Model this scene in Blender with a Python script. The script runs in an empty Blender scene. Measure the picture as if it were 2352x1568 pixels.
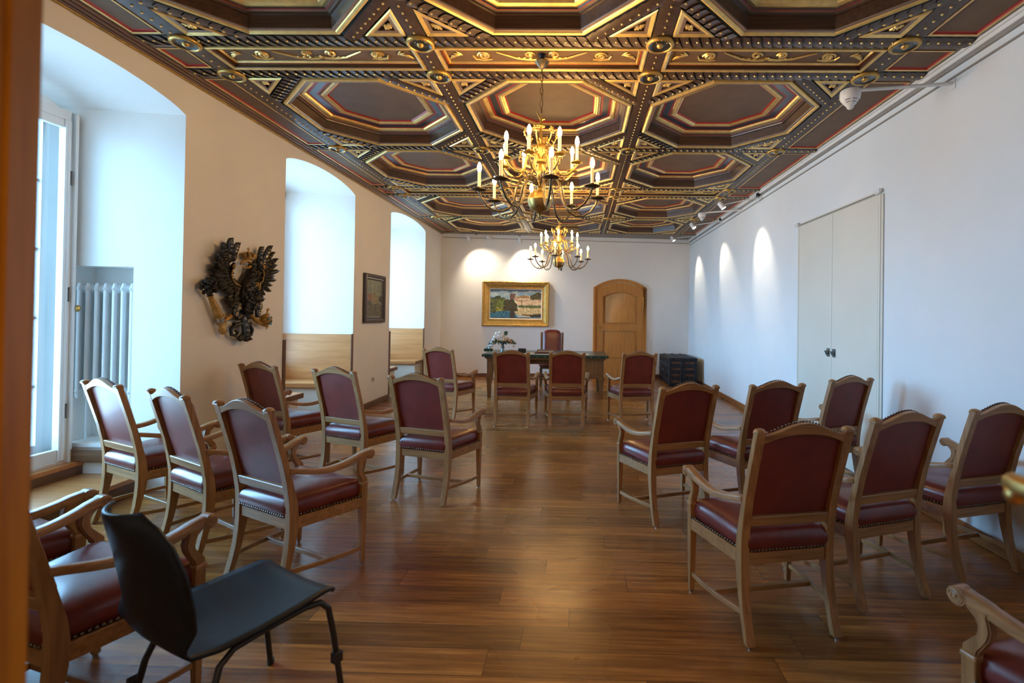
import bpy, bmesh, math, random
from mathutils import Vector, Matrix, noise
random.seed(7)
S = bpy.context.scene
C = S.collection
PI = math.pi
sin, cos = math.sin, math.cos

# ------------------------------------------------------------------ camera
YAW, PITCH, ROLL = 0.0205235, 0.0083767, 0.0152359
FPX, CX, CY, EYE = 1092.0, 1305.8, 716.2, 1.6
fwd = Vector((-sin(YAW)*cos(PITCH), cos(YAW)*cos(PITCH), sin(PITCH)))
rgt = Vector((cos(YAW), sin(YAW), 0)); upv = rgt.cross(fwd)
r2 = cos(ROLL)*rgt + sin(ROLL)*upv; u2 = -sin(ROLL)*rgt + cos(ROLL)*upv
cam = bpy.data.cameras.new('camera'); camo = bpy.data.objects.new('camera', cam); C.objects.link(camo)
camo.matrix_world = Matrix(((r2.x, u2.x, -fwd.x, 0), (r2.y, u2.y, -fwd.y, 0), (r2.z, u2.z, -fwd.z, EYE), (0, 0, 0, 1)))
cam.sensor_width = 36; cam.lens = FPX*36/2352
cam.shift_x = (1176-CX)/2352; cam.shift_y = (CY-784)/2352
cam.clip_start = 0.02
cam.dof.use_dof = True; cam.dof.focus_distance = 5.0; cam.dof.aperture_fstop = 2.4
S.camera = camo

# ------------------------------------------------------------------ world and daylight
W = bpy.data.worlds.new('sky'); S.world = W; W.use_nodes = True
wn = W.node_tree; bg = wn.nodes['Background']
bg.inputs['Color'].default_value = (0.50, 0.74, 1.0, 1); bg.inputs['Strength'].default_value = 13.0
tc = wn.nodes.new('ShaderNodeTexCoord'); sx = wn.nodes.new('ShaderNodeSeparateXYZ'); cr = wn.nodes.new('ShaderNodeValToRGB')
wn.links.new(tc.outputs['Generated'], sx.inputs[0]); wn.links.new(sx.outputs['Z'], cr.inputs[0]); wn.links.new(cr.outputs[0], bg.inputs['Color'])
cr.color_ramp.elements[0].position = 0.0; cr.color_ramp.elements[0].color = (0.20, 0.33, 0.46, 1)
cr.color_ramp.elements[1].position = 0.06; cr.color_ramp.elements[1].color = (0.29, 0.62, 1.0, 1)

ab = wn.nodes.new('ShaderNodeMath'); ab.operation = 'ABSOLUTE'; wn.links.new(sx.outputs['X'], ab.inputs[0])
pw = wn.nodes.new('ShaderNodeMath'); pw.operation = 'POWER'; pw.inputs[1].default_value = 2.2; wn.links.new(ab.outputs[0], pw.inputs[0])
st_ = wn.nodes.new('ShaderNodeMapRange'); st_.inputs['To Min'].default_value = 2.0; st_.inputs['To Max'].default_value = 16.0
wn.links.new(pw.outputs[0], st_.inputs[0]); wn.links.new(st_.outputs[0], bg.inputs['Strength'])   # sky shaped for the light: strong straight out, dimmed sideways to calm the reveals

def portal(loc, sx_, sz_):
    l = bpy.data.lights.new('window_portal', 'AREA'); l.shape = 'RECTANGLE'; l.size = sx_; l.size_y = sz_
    l.energy = 1; l.cycles.is_portal = True
    o = bpy.data.objects.new('window_portal', l); C.objects.link(o)
    o.location = loc; o.rotation_euler = (PI/2, 0, -PI/2)   # local -Z points to +X
    return o
XL, XR, ZC = -3.52, 2.93, 3.645
XW = -4.62                                      # plane of the window frames
NICHE = [(2.30, 4.15, 3.335, 0.125), (5.60, 7.37, 3.43, 0.125), (8.79, 10.80, 3.475, 0.115)]
for (a, b, sp, rs), z0 in zip(NICHE, (0.27, 0.56, 0.56)):
    portal((XW-0.06, (a+b)/2, (z0+sp+rs)/2), b-a, sp+rs-z0)

S.view_settings.view_transform = 'Standard'; S.view_settings.look = 'None'
S.view_settings.gamma = 1.0; S.view_settings.use_curve_mapping = False
S.view_settings.exposure = 1.25
cy = S.cycles
cy.use_denoising = True
cy.max_bounces = 9; cy.diffuse_bounces = 5; cy.glossy_bounces = 4; cy.transmission_bounces = 4; cy.transparent_max_bounces = 8
cy.sample_clamp_indirect = 6.0
cy.caustics_reflective = False; cy.caustics_refractive = False
BULB = 158.0
SPOT_R, SPOT_B = 30.0, 50.0

hl = bpy.data.lights.new('jamb_fill', 'AREA'); hl.shape = 'DISK'; hl.size = 0.5; hl.energy = 22; hl.color = (1.0, 0.60, 0.24)  # unseen warm fill, added in the hall to light the door jamb
ho = bpy.data.objects.new('jamb_fill', hl); C.objects.link(ho); ho.location = (0.35, -1.3, 2.45)

# ------------------------------------------------------------------ materials
def mat(name, col, rough=0.5, metal=0.0, spec=0.5, coat=0.0, emis=None, es=0.0, bump=0.0, bscale=80.0, var=0.0, vscale=4.0, sheen=0.0):
    m = bpy.data.materials.new(name); m.use_nodes = True
    nt = m.node_tree; b = nt.nodes['Principled BSDF']
    b.inputs['Base Color'].default_value = (*col, 1); b.inputs['Roughness'].default_value = rough
    b.inputs['Metallic'].default_value = metal; b.inputs['Specular IOR Level'].default_value = spec
    b.inputs['Coat Weight'].default_value = coat; b.inputs['Coat Roughness'].default_value = 0.15
    if emis: b.inputs['Emission Color'].default_value = (*emis, 1); b.inputs['Emission Strength'].default_value = es
    if bump or var:
        t = nt.nodes.new('ShaderNodeTexCoord')
    if bump:
        n = nt.nodes.new('ShaderNodeTexNoise'); n.inputs['Scale'].default_value = bscale; n.inputs['Detail'].default_value = 4
        nt.links.new(t.outputs['Object'], n.inputs['Vector'])
        bp = nt.nodes.new('ShaderNodeBump'); bp.inputs['Strength'].default_value = bump; bp.inputs['Distance'].default_value = 0.004
        nt.links.new(n.outputs['Fac'], bp.inputs['Height']); nt.links.new(bp.outputs[0], b.inputs['Normal'])
    if var:
        n = nt.nodes.new('ShaderNodeTexNoise'); n.inputs['Scale'].default_value = vscale; n.inputs['Detail'].default_value = 5
        nt.links.new(t.outputs['Object'], n.inputs['Vector'])
        r = nt.nodes.new('ShaderNodeValToRGB')
        r.color_ramp.elements[0].position = 0.3; r.color_ramp.elements[1].position = 0.7
        r.color_ramp.elements[0].color = (*[c*(1-var) for c in col], 1); r.color_ramp.elements[1].color = (*[min(1, c*(1+var)) for c in col], 1)
        nt.links.new(n.outputs['Fac'], r.inputs[0]); nt.links.new(r.outputs[0], b.inputs['Base Color'])
    return m

def wood(name, c1, c2, axis='z', rough=0.38, scale=1.0, coat=0.15, rnd=True):
    m = bpy.data.materials.new(name); m.use_nodes = True
    nt = m.node_tree; b = nt.nodes['Principled BSDF']; L = nt.links
    t = nt.nodes.new('ShaderNodeTexCoord'); mp = nt.nodes.new('ShaderNodeMapping')
    sc = {'x': (2.2, 42, 42), 'y': (42, 2.2, 42), 'z': (42, 42, 2.2)}[axis]
    mp.inputs['Scale'].default_value = [s*scale for s in sc]
    src = t.outputs['Object']
    if rnd:
        oi = nt.nodes.new('ShaderNodeObjectInfo'); ml = nt.nodes.new('ShaderNodeMath'); ml.operation = 'MULTIPLY'; ml.inputs[1].default_value = 7.0
        L.new(oi.outputs['Random'], ml.inputs[0]); ad = nt.nodes.new('ShaderNodeVectorMath'); ad.operation = 'ADD'
        L.new(src, ad.inputs[0]); L.new(ml.outputs[0], ad.inputs[1]); src = ad.outputs[0]
    L.new(src, mp.inputs['Vector'])
    n = nt.nodes.new('ShaderNodeTexNoise'); n.inputs['Scale'].default_value = 1.0; n.inputs['Detail'].default_value = 6; n.inputs['Roughness'].default_value = 0.62
    n.inputs['Distortion'].default_value = 0.6
    L.new(mp.outputs[0], n.inputs['Vector'])
    r = nt.nodes.new('ShaderNodeValToRGB'); e = r.color_ramp.elements
    e[0].position = 0.32; e[0].color = (*c2, 1); e[1].position = 0.66; e[1].color = (*c1, 1)
    L.new(n.outputs['Fac'], r.inputs[0]); L.new(r.outputs[0], b.inputs['Base Color'])
    bp = nt.nodes.new('ShaderNodeBump'); bp.inputs['Strength'].default_value = 0.12; bp.inputs['Distance'].default_value = 0.002
    L.new(n.outputs['Fac'], bp.inputs['Height']); L.new(bp.outputs[0], b.inputs['Normal'])
    b.inputs['Roughness'].default_value = rough; b.inputs['Coat Weight'].default_value = coat; b.inputs['Coat Roughness'].default_value = 0.25
    return m

def floor_mat():
    m = bpy.data.materials.new('plank_floor'); m.use_nodes = True
    nt = m.node_tree; b = nt.nodes['Principled BSDF']; L = nt.links
    t = nt.nodes.new('ShaderNodeTexCoord')
    def mth(op, a, b_=None, c_=None):
        nd = nt.nodes.new('ShaderNodeMath'); nd.operation = op
        for k_, q in enumerate((a, b_, c_)):
            if q is None: continue
            if isinstance(q, (int, float)): nd.inputs[k_].default_value = q
            else: L.new(q, nd.inputs[k_])
        return nd.outputs[0]
    sp = nt.nodes.new('ShaderNodeSeparateXYZ'); L.new(t.outputs['Object'], sp.inputs[0])
    ry = mth('DIVIDE', mth('ADD', sp.outputs['Y'], 10.0-0.041), 0.170); row = mth('FLOOR', ry)
    wn_ = nt.nodes.new('ShaderNodeTexWhiteNoise'); wn_.noise_dimensions = '1D'; L.new(row, wn_.inputs['W'])
    px = mth('DIVIDE', mth('ADD', sp.outputs['X'], mth('MULTIPLY_ADD', wn_.outputs['Value'], 5.0, 20.0)), 1.35); pid = mth('FLOOR', px)
    wp = nt.nodes.new('ShaderNodeTexWhiteNoise'); wp.noise_dimensions = '1D'; L.new(mth('MULTIPLY_ADD', row, 37.7, pid), wp.inputs['W'])
    fy = mth('FRACT', ry); fx = mth('FRACT', px)
    dy = mth('MULTIPLY', mth('MINIMUM', fy, mth('SUBTRACT', 1.0, fy)), 0.170); dx = mth('MULTIPLY', mth('MINIMUM', fx, mth('SUBTRACT', 1.0, fx)), 1.35)
    gap = mth('LESS_THAN', mth('MINIMUM', dx, dy), 0.0013)
    ml = nt.nodes.new('ShaderNodeMath'); ml.operation = 'MULTIPLY'; ml.inputs[1].default_value = 31.0; L.new(wp.outputs['Value'], ml.inputs[0])
    ad = nt.nodes.new('ShaderNodeVectorMath'); ad.operation = 'ADD'; L.new(t.outputs['Object'], ad.inputs[0]); L.new(ml.outputs[0], ad.inputs[1])
    mp = nt.nodes.new('ShaderNodeMapping'); mp.inputs['Scale'].default_value = (2.0, 38, 1); L.new(ad.outputs[0], mp.inputs['Vector'])
    n = nt.nodes.new('ShaderNodeTexNoise'); n.inputs['Scale'].default_value = 1; n.inputs['Detail'].default_value = 7; n.inputs['Roughness'].default_value = 0.6
    L.new(mp.outputs[0], n.inputs['Vector'])
    n2 = nt.nodes.new('ShaderNodeTexNoise'); n2.inputs['Scale'].default_value = 1.6; n2.inputs['Detail'].default_value = 2
    L.new(t.outputs['Object'], n2.inputs['Vector'])
    r = nt.nodes.new('ShaderNodeValToRGB'); e = r.color_ramp.elements
    e[0].position = 0.30; e[0].color = (0.165, 0.056, 0.013, 1); e[1].position = 0.70; e[1].color = (0.470, 0.192, 0.044, 1)
    k = e.new(0.5); k.color = (0.285, 0.108, 0.024, 1)
    L.new(n.outputs['Fac'], r.inputs[0])
    # plank tone
    hs = nt.nodes.new('ShaderNodeHueSaturation'); L.new(r.outputs[0], hs.inputs['Color'])
    mr = nt.nodes.new('ShaderNodeMapRange'); mr.inputs['To Min'].default_value = 0.64; mr.inputs['To Max'].default_value = 1.28; L.new(wp.outputs['Value'], mr.inputs[0])
    L.new(mr.outputs[0], hs.inputs['Value'])
    mx = nt.nodes.new('ShaderNodeMix'); mx.data_type = 'RGBA'; L.new(gap, mx.inputs[0]); L.new(hs.outputs[0], mx.inputs[6]); mx.inputs[7].default_value = (0.02, 0.010, 0.006, 1)
    L.new(mx.outputs[2], b.inputs['Base Color'])
    rr = nt.nodes.new('ShaderNodeMapRange'); rr.inputs['From Min'].default_value = 0.0; rr.inputs['From Max'].default_value = 1.0
    rr.inputs['To Min'].default_value = 0.17; rr.inputs['To Max'].default_value = 0.38
    L.new(n2.outputs['Fac'], rr.inputs[0]); L.new(rr.outputs[0], b.inputs['Roughness'])
    mu = nt.nodes.new('ShaderNodeMath'); mu.operation = 'MULTIPLY_ADD'; mu.inputs[1].default_value = -3.0
    L.new(gap, mu.inputs[0]); L.new(n.outputs['Fac'], mu.inputs[2])
    bp = nt.nodes.new('ShaderNodeBump'); bp.inputs['Strength'].default_value = 0.10; bp.inputs['Distance'].default_value = 0.003
    L.new(mu.outputs[0], bp.inputs['Height']); L.new(bp.outputs[0], b.inputs['Normal'])
    b.inputs['Specular IOR Level'].default_value = 0.5
    return m

def glass_mat():
    m = bpy.data.materials.new('window_glass'); m.use_nodes = True
    nt = m.node_tree; nt.nodes.remove(nt.nodes['Principled BSDF']); o = nt.nodes['Material Output']
    tr = nt.nodes.new('ShaderNodeBsdfTransparent'); gl = nt.nodes.new('ShaderNodeBsdfGlossy'); gl.inputs['Roughness'].default_value = 0.02
    lw = nt.nodes.new('ShaderNodeLayerWeight'); pw_ = nt.nodes.new('ShaderNodeMath'); pw_.operation = 'POWER'; pw_.inputs[1].default_value = 5.0
    nt.links.new(lw.outputs['Facing'], pw_.inputs[0]); fr = nt.nodes.new('ShaderNodeMath'); fr.operation = 'MULTIPLY_ADD'; fr.inputs[1].default_value = 0.92; fr.inputs[2].default_value = 0.04
    nt.links.new(pw_.outputs[0], fr.inputs[0]); mx = nt.nodes.new('ShaderNodeMixShader')
    tr.inputs[0].default_value = (0.96, 0.98, 0.98, 1)
    nt.links.new(fr.outputs[0], mx.inputs[0]); nt.links.new(tr.outputs[0], mx.inputs[1]); nt.links.new(gl.outputs[0], mx.inputs[2]); nt.links.new(mx.outputs[0], o.inputs[0])
    return m

def vcol_mat(name, rough=0.45):
    m = bpy.data.materials.new(name); m.use_nodes = True
    nt = m.node_tree; b = nt.nodes['Principled BSDF']; a = nt.nodes.new('ShaderNodeVertexColor'); a.layer_name = 'paint'
    n = nt.nodes.new('ShaderNodeTexNoise'); n.inputs['Scale'].default_value = 60; bp = nt.nodes.new('ShaderNodeBump'); bp.inputs['Strength'].default_value = 0.3
    nt.links.new(n.outputs['Fac'], bp.inputs['Height']); nt.links.new(bp.outputs[0], b.inputs['Normal'])
    nt.links.new(a.outputs['Color'], b.inputs['Base Color']); b.inputs['Roughness'].default_value = rough
    return m

M = {}
M['plaster'] = mat('wall_plaster', (0.86, 0.845, 0.81), 0.9, spec=0.2, bump=0.10, bscale=35, var=0.015, vscale=3)
M['plaster_warmlit'] = mat('warm_lit_plaster', (0.88, 0.855, 0.80), 0.9, spec=0.2, bump=0.10, bscale=35, var=0.015, vscale=3)  # warm lamplight tone put into the colour of the room-facing plaster
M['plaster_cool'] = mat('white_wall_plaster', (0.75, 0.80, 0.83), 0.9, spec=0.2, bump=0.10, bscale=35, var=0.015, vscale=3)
M['hall'] = mat('hall_plaster', (0.45, 0.36, 0.27), 0.9, spec=0.2)
M['white'] = mat('white_paint', (0.80, 0.81, 0.80), 0.45, bump=0.03, bscale=20)
M['offwhite'] = mat('cream_panel_paint', (0.68, 0.675, 0.60), 0.55, var=0.03, vscale=2)
M['radiator'] = mat('radiator_enamel', (0.76, 0.78, 0.78), 0.35)
M['floor'] = floor_mat()
oak1, oak2 = (0.43, 0.222, 0.086), (0.235, 0.110, 0.039)
for ax in 'xyz': M['oak_'+ax] = wood('oak_'+ax, oak1, oak2, ax)
M['dooroak'] = wood('door_oak_z', (0.62, 0.27, 0.055), (0.46, 0.18, 0.034), 'z', rnd=False, coat=0.0, rough=0.62)
M['dooroak_x'] = wood('door_oak_x', (0.56, 0.24, 0.05), (0.40, 0.155, 0.03), 'x', rnd=False, coat=0.3)
M['bench'] = wood('bench_oak', (0.58, 0.250, 0.078), (0.44, 0.170, 0.048), 'x', scale=0.35, rnd=False, coat=0.2)
M['darkoak'] = wood('dark_oak', (0.19, 0.085, 0.036), (0.095, 0.040, 0.018), 'y', rnd=False, coat=0.2)
M['darkoak_x'] = wood('dark_oak_x', (0.19, 0.085, 0.036), (0.095, 0.040, 0.018), 'x', rnd=False, coat=0.2)
M['base'] = wood('baseboard_oak', (0.33, 0.125, 0.035), (0.20, 0.07, 0.022), 'y', rnd=False, coat=0.3)
M['jamb'] = wood('jamb_oak', (0.38, 0.175, 0.014), (0.24, 0.10, 0.008), 'z', rnd=False, coat=0.3)
M['desk'] = wood('desk_oak', (0.235, 0.115, 0.042), (0.125, 0.056, 0.02), 'z', rnd=False)
M['leather'] = mat('red_leather', (0.150, 0.022, 0.016), 0.36, spec=0.5, coat=0.25, bump=0.08, bscale=220, var=0.22, vscale=9)
M['leather_back'] = mat('red_leather_back', (0.180, 0.028, 0.021), 0.45, spec=0.5, coat=0.15, bump=0.08, bscale=260, var=0.18, vscale=7)
M['nail'] = mat('brass_nail', (0.17, 0.14, 0.11), 0.30, metal=1.0)
M['glide'] = mat('steel_glide', (0.6, 0.6, 0.6), 0.25, metal=1.0)
M['brass'] = mat('aged_brass', (0.50, 0.35, 0.12), 0.40, metal=1.0, var=0.25, vscale=30)
M['bronze'] = mat('dark_bronze', (0.16, 0.125, 0.075), 0.35, metal=0.9, var=0.3, vscale=30)
M['goldpaint'] = mat('gilding', (0.78, 0.55, 0.20), 0.38, metal=0.60, bump=0.15, bscale=60, var=0.16, vscale=14)
M['gilt_b'] = mat('old_gilding', (0.52, 0.33, 0.09), 0.38, metal=0.7, bump=0.3, bscale=50, var=0.3, vscale=20)
M['candle'] = mat('candle_sleeve', (0.85, 0.72, 0.45), 0.5, emis=(1, 0.6, 0.2), es=0.25)
M['bulb'] = mat('lit_bulb', (1, 0.9, 0.7), 0.3, emis=(1.0, 0.58, 0.21), es=BULB)
M['bulbbase'] = mat('bulb_collar', (0.85, 0.8, 0.7), 0.4, emis=(1, 0.7, 0.35), es=1.5)
M['c_dark'] = wood('ceiling_dark_brown', (0.085, 0.042, 0.022), (0.040, 0.019, 0.011), 'x', rnd=False, rough=0.34, coat=0.3)
M['c_leaf'] = mat('carved_leaf_brown', (0.060, 0.036, 0.028), 0.40, spec=0.5, coat=0.12, var=0.25, vscale=20)
M['c_panel'] = mat('panel_umber', (0.140, 0.086, 0.050), 0.55, spec=0.35, coat=0.0, bump=0.12, bscale=30, var=0.12, vscale=5)
M['c_frame'] = mat('frame_taupe', (0.190, 0.125, 0.086), 0.40, coat=0.15, var=0.15, vscale=12)
M['c_navy'] = mat('navy_band', (0.020, 0.026, 0.036), 0.34, coat=0.3)
M['c_teal'] = mat('teal_edge', (0.020, 0.055, 0.070), 0.38, coat=0.2)
M['c_red'] = mat('vermilion_line', (0.36, 0.018, 0.010), 0.45)
M['teal_glass'] = mat('rosette_dark', (0.045, 0.050, 0.055), 0.22, metal=0.5, coat=0.5)
M['black'] = mat('black_paint', (0.012, 0.012, 0.013), 0.4)
M['blackply'] = wood('black_stained_ply', (0.007, 0.013, 0.019), (0.003, 0.006, 0.010), 'y', rough=0.42, rnd=False, coat=0.0)
M['blackply'].node_tree.nodes['Principled BSDF'].inputs['Specular IOR Level'].default_value = 0.32
M['iron'] = mat('black_iron', (0.028, 0.028, 0.032), 0.42, metal=0.6, bump=0.5, bscale=40, var=0.4, vscale=15)
M['rust'] = mat('rusty_iron', (0.10, 0.042, 0.020), 0.6, metal=0.2, bump=0.5, bscale=50, var=0.7, vscale=18)
M['green'] = mat('green_leather_top', (0.008, 0.045, 0.036), 0.32, coat=0.3)
M['glass'] = glass_mat()
M['eagle'] = mat('dark_carved_feathers', (0.036, 0.034, 0.033), 0.28, metal=0.6, bump=0.5, bscale=90, var=0.8, vscale=60)
M['eagle_hi'] = mat('feather_highlights', (0.26, 0.24, 0.20), 0.32, metal=0.7, bump=0.3, bscale=90, var=0.5, vscale=60)  # highlights on the barbs, put in as a paler metal
M['eagle_gold'] = mat('ochre_gilding', (0.42, 0.24, 0.06), 0.42, metal=0.35, bump=0.4, bscale=60, var=0.35, vscale=25)
M['eagle_blue'] = mat('enamel_blue', (0.02, 0.16, 0.28), 0.4)
M['silver'] = mat('silvered_wood', (0.5, 0.5, 0.5), 0.35, metal=0.6)
M['paint'] = vcol_mat('oil_paint')
M['frame_dark'] = mat('dark_frame', (0.045, 0.025, 0.015), 0.35, coat=0.3, bump=0.5, bscale=60)
M['frame_gold'] = mat('painting_frame_gold', (0.56, 0.34, 0.09), 0.36, metal=0.6, bump=0.2, bscale=60, var=0.14, vscale=14)
M['linen'] = mat('cream_slip', (0.75, 0.70, 0.58), 0.6)
M['socket'] = mat('socket_plastic', (0.68, 0.64, 0.56), 0.4)
M['lampwhite'] = mat('lamp_white', (0.80, 0.82, 0.83), 0.35)
M['lens'] = mat('lit_lens', (1, 1, 1), 0.4, emis=(1.0, 0.86, 0.66), es=8)
M['grey'] = mat('grey_slot', (0.10, 0.10, 0.10), 0.5)
M['rail'] = mat('rail_grey', (0.30, 0.28, 0.25), 0.5)
M['book'] = mat('brown_leather_book', (0.10, 0.035, 0.022), 0.45)
M['paper'] = mat('paper', (0.55, 0.48, 0.34), 0.7)
M['petal_w'] = mat('white_petal', (0.82, 0.85, 0.86), 0.6)
M['petal_p'] = mat('peach_petal', (0.66, 0.42, 0.24), 0.6, var=0.2, vscale=30)
M['leaf_g'] = mat('green_leaf', (0.035, 0.11, 0.06), 0.45, var=0.5, vscale=30)
M['leaf_o'] = mat('olive_leaf', (0.20, 0.17, 0.06), 0.5, var=0.4, vscale=30)
M['pewter'] = mat('pewter', (0.20, 0.24, 0.24), 0.28, metal=0.7)
M['flooroutside'] = mat('pale_facade', (0.6, 0.58, 0.55), 0.9)

# ------------------------------------------------------------------ mesh builder
class MB:
    def __init__(s): s.v = []; s.f = []; s.m = []; s.off = Matrix.Identity(4)
    def add(s, vs, fs, m=0):
        b = len(s.v); s.v += [tuple(s.off @ Vector(p)) for p in vs]; s.f += [[i+b for i in f] for f in fs]; s.m += [m]*len(fs)
        return s
    def box(s, x0, x1, y0, y1, z0, z1, m=0):
        vs = [(x, y, z) for z in (z0, z1) for y in (y0, y1) for x in (x0, x1)]
        return s.add(vs, [(0, 2, 3, 1), (4, 5, 7, 6), (0, 1, 5, 4), (2, 6, 7, 3), (0, 4, 6, 2), (1, 3, 7, 5)], m)
    def hexa(s, a, b, m=0):
        # a, b: two quads (bottom, top) of 4 points in the same turning sense
        vs = list(a)+list(b)
        return s.add(vs, [(3, 2, 1, 0), (4, 5, 6, 7), (0, 1, 5, 4), (1, 2, 6, 5), (2, 3, 7, 6), (3, 0, 4, 7)], m)
    def prism(s, pts, axis, lo, hi, m=0):
        n = len(pts)
        def P(p, t):
            return {'x': (t, p[0], p[1]), 'y': (p[0], t, p[1]), 'z': (p[0], p[1], t)}[axis]
        vs = [P(p, lo) for p in pts]+[P(p, hi) for p in pts]
        fs = [tuple(range(n))[::-1], tuple(range(n, 2*n))]+[(i, (i+1) % n, n+(i+1) % n, n+i) for i in range(n)]
        return s.add(vs, fs, m)
    def strip(s, a, b, axis, lo, hi, m=0):
        # a and b: two polylines of equal length; solid between them, extruded lo..hi
        n = len(a)
        def P(p, t): return {'x': (t, p[0], p[1]), 'y': (p[0], t, p[1]), 'z': (p[0], p[1], t)}[axis]
        vs = [P(p, lo) for p in a]+[P(p, lo) for p in b]+[P(p, hi) for p in a]+[P(p, hi) for p in b]
        fs = [(0, n, 3*n, 2*n), (n-1, 3*n-1, 4*n-1, 2*n-1)]
        for i in range(n-1):
            fs += [(i, i+1, n+i+1, n+i), (2*n+i, 3*n+i, 3*n+i+1, 2*n+i+1), (i, 2*n+i, 2*n+i+1, i+1), (n+i, n+i+1, 3*n+i+1, 3*n+i)]
        return s.add(vs, fs, m)
    def tube(s, pts, r, m=0, n=8, cap=True, flat=1.0):
        pts = [Vector(p) for p in pts]; k = len(pts)
        rs = r if isinstance(r, (list, tuple)) else [r]*k
        prev = None; rings = []
        for i, p in enumerate(pts):
            d = (pts[min(i+1, k-1)]-pts[max(i-1, 0)]).normalized()
            if prev is None:
                ref = Vector((0, 0, 1)) if abs(d.z) < 0.9 else Vector((1, 0, 0)); a = d.cross(ref).normalized()
            else: a = (prev-d*prev.dot(d)).normalized()
            prev = a; b = d.cross(a)
            rings.append([p+(a*cos(2*PI*j/n)+b*sin(2*PI*j/n)*flat)*rs[i] for j in range(n)])
        vs = [q for R in rings for q in R]; fs = []
        for i in range(k-1):
            for j in range(n): fs.append((i*n+j, i*n+(j+1) % n, (i+1)*n+(j+1) % n, (i+1)*n+j))
        if cap: fs += [tuple(range(n))[::-1], tuple(range((k-1)*n, k*n))]
        return s.add(vs, fs, m)
    def lathe(s, prof, c=(0, 0, 0), m=0, n=16, axis='z', wob=None, cap=True):
        vs = []; fs = []; k = len(prof)
        for (r, z) in prof:
            for j in range(n):
                a = 2*PI*j/n; rr = r*(1+(wob[0]*cos(wob[1]*a) if wob else 0))
                x, y = rr*cos(a), rr*sin(a)
                vs.append({'z': (c[0]+x, c[1]+y, c[2]+z), 'x': (c[0]+z, c[1]+x, c[2]+y), 'y': (c[0]+x, c[1]+z, c[2]+y)}[axis])
        for i in range(k-1):
            for j in range(n): fs.append((i*n+j, i*n+(j+1) % n, (i+1)*n+(j+1) % n, (i+1)*n+j))
        if cap: fs += [tuple(range(n))[::-1], tuple(range((k-1)*n, k*n))]
        return s.add(vs, fs, m)
    def ell(s, c, r, m=0, n=8, k=5, rot=None):
        R = rot.to_matrix() if rot else Matrix.Identity(3)
        c = Vector(c); vs = []; fs = []
        for i in range(k+1):
            t = PI*i/k
            for j in range(n):
                a = 2*PI*j/n; vs.append(c+R @ Vector((r[0]*sin(t)*cos(a), r[1]*sin(t)*sin(a), r[2]*cos(t))))
        for i in range(k):
            for j in range(n): fs.append((i*n+j, (i+1)*n+j, (i+1)*n+(j+1) % n, i*n+(j+1) % n))
        return s.add(vs, fs, m)
    def grid(s, fn, nu, nv, m=0, close=False):
        vs = [fn(i/nu, j/nv) for i in range(nu+1) for j in range(nv+1)]
        fs = [(i*(nv+1)+j, (i+1)*(nv+1)+j, (i+1)*(nv+1)+j+1, i*(nv+1)+j+1) for i in range(nu) for j in range(nv)]
        return s.add(vs, fs, m)
    def build(s, name, mats, parent=None, bevel=0.0, seg=1, smooth=35, loc=None, weld=True, normals=True):
        me = bpy.data.meshes.new(name); me.from_pydata(s.v, [], s.f)
        mats = mats if isinstance(mats, (list, tuple)) else [mats]
        for q in mats: me.materials.append(M[q])
        me.polygons.foreach_set('material_index', s.m)
        bm = bmesh.new(); bm.from_mesh(me)
        if weld: bmesh.ops.remove_doubles(bm, verts=bm.verts, dist=1e-5)
        if normals: bmesh.ops.recalc_face_normals(bm, faces=bm.faces)
        if bevel:
            es = [e for e in bm.edges if len(e.link_faces) == 2 and e.calc_face_angle(0) > 0.6]
            bmesh.ops.bevel(bm, geom=es, offset=bevel, segments=seg, affect='EDGES', clamp_overlap=True)
        bm.to_mesh(me); bm.free()
        if smooth:
            me.polygons.foreach_set('use_smooth', [True]*len(me.polygons)); me.set_sharp_from_angle(angle=math.radians(smooth))
        o = bpy.data.objects.new(name, me); C.objects.link(o)
        if parent: o.parent = parent
        if loc: o.location = loc
        return o

def thing(name, label, cat, loc=(0, 0, 0), rz=0.0, group=None):
    o = bpy.data.objects.new(name, None); C.objects.link(o); o.empty_display_size = 0.1
    o.location = loc; o.rotation_euler = (0, 0, rz); o['label'] = label; o['category'] = cat
    if group: o['group'] = group
    return o
def tag(o, label, cat, group=None):
    o['label'] = label; o['category'] = cat
    if group: o['group'] = group
    return o
def struct(o): o['kind'] = 'structure'; return o
def dup(o, parent=None, loc=None, rz=None):
    c = o.copy(); C.objects.link(c)
    if parent is not None: c.parent = parent
    if loc is not None: c.location = loc
    if rz is not None: c.rotation_euler = (0, 0, rz)
    for ch in list(o.children): dup(ch, c)
    return c

# ================================================================== ROOM SHELL
YF = -0.25                                       # hall side of the entrance wall
def yb(x): return 12.397+0.0866*x               # skewed end wall
# floor
b = MB(); b.prism([(-3.80, -2.2), (3.1, -2.2), (3.1, yb(3.1)+.1), (-3.80, yb(-3.80)+.1)], 'z', -0.12, 0.0)
struct(b.build('floor', 'floor'))

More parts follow.
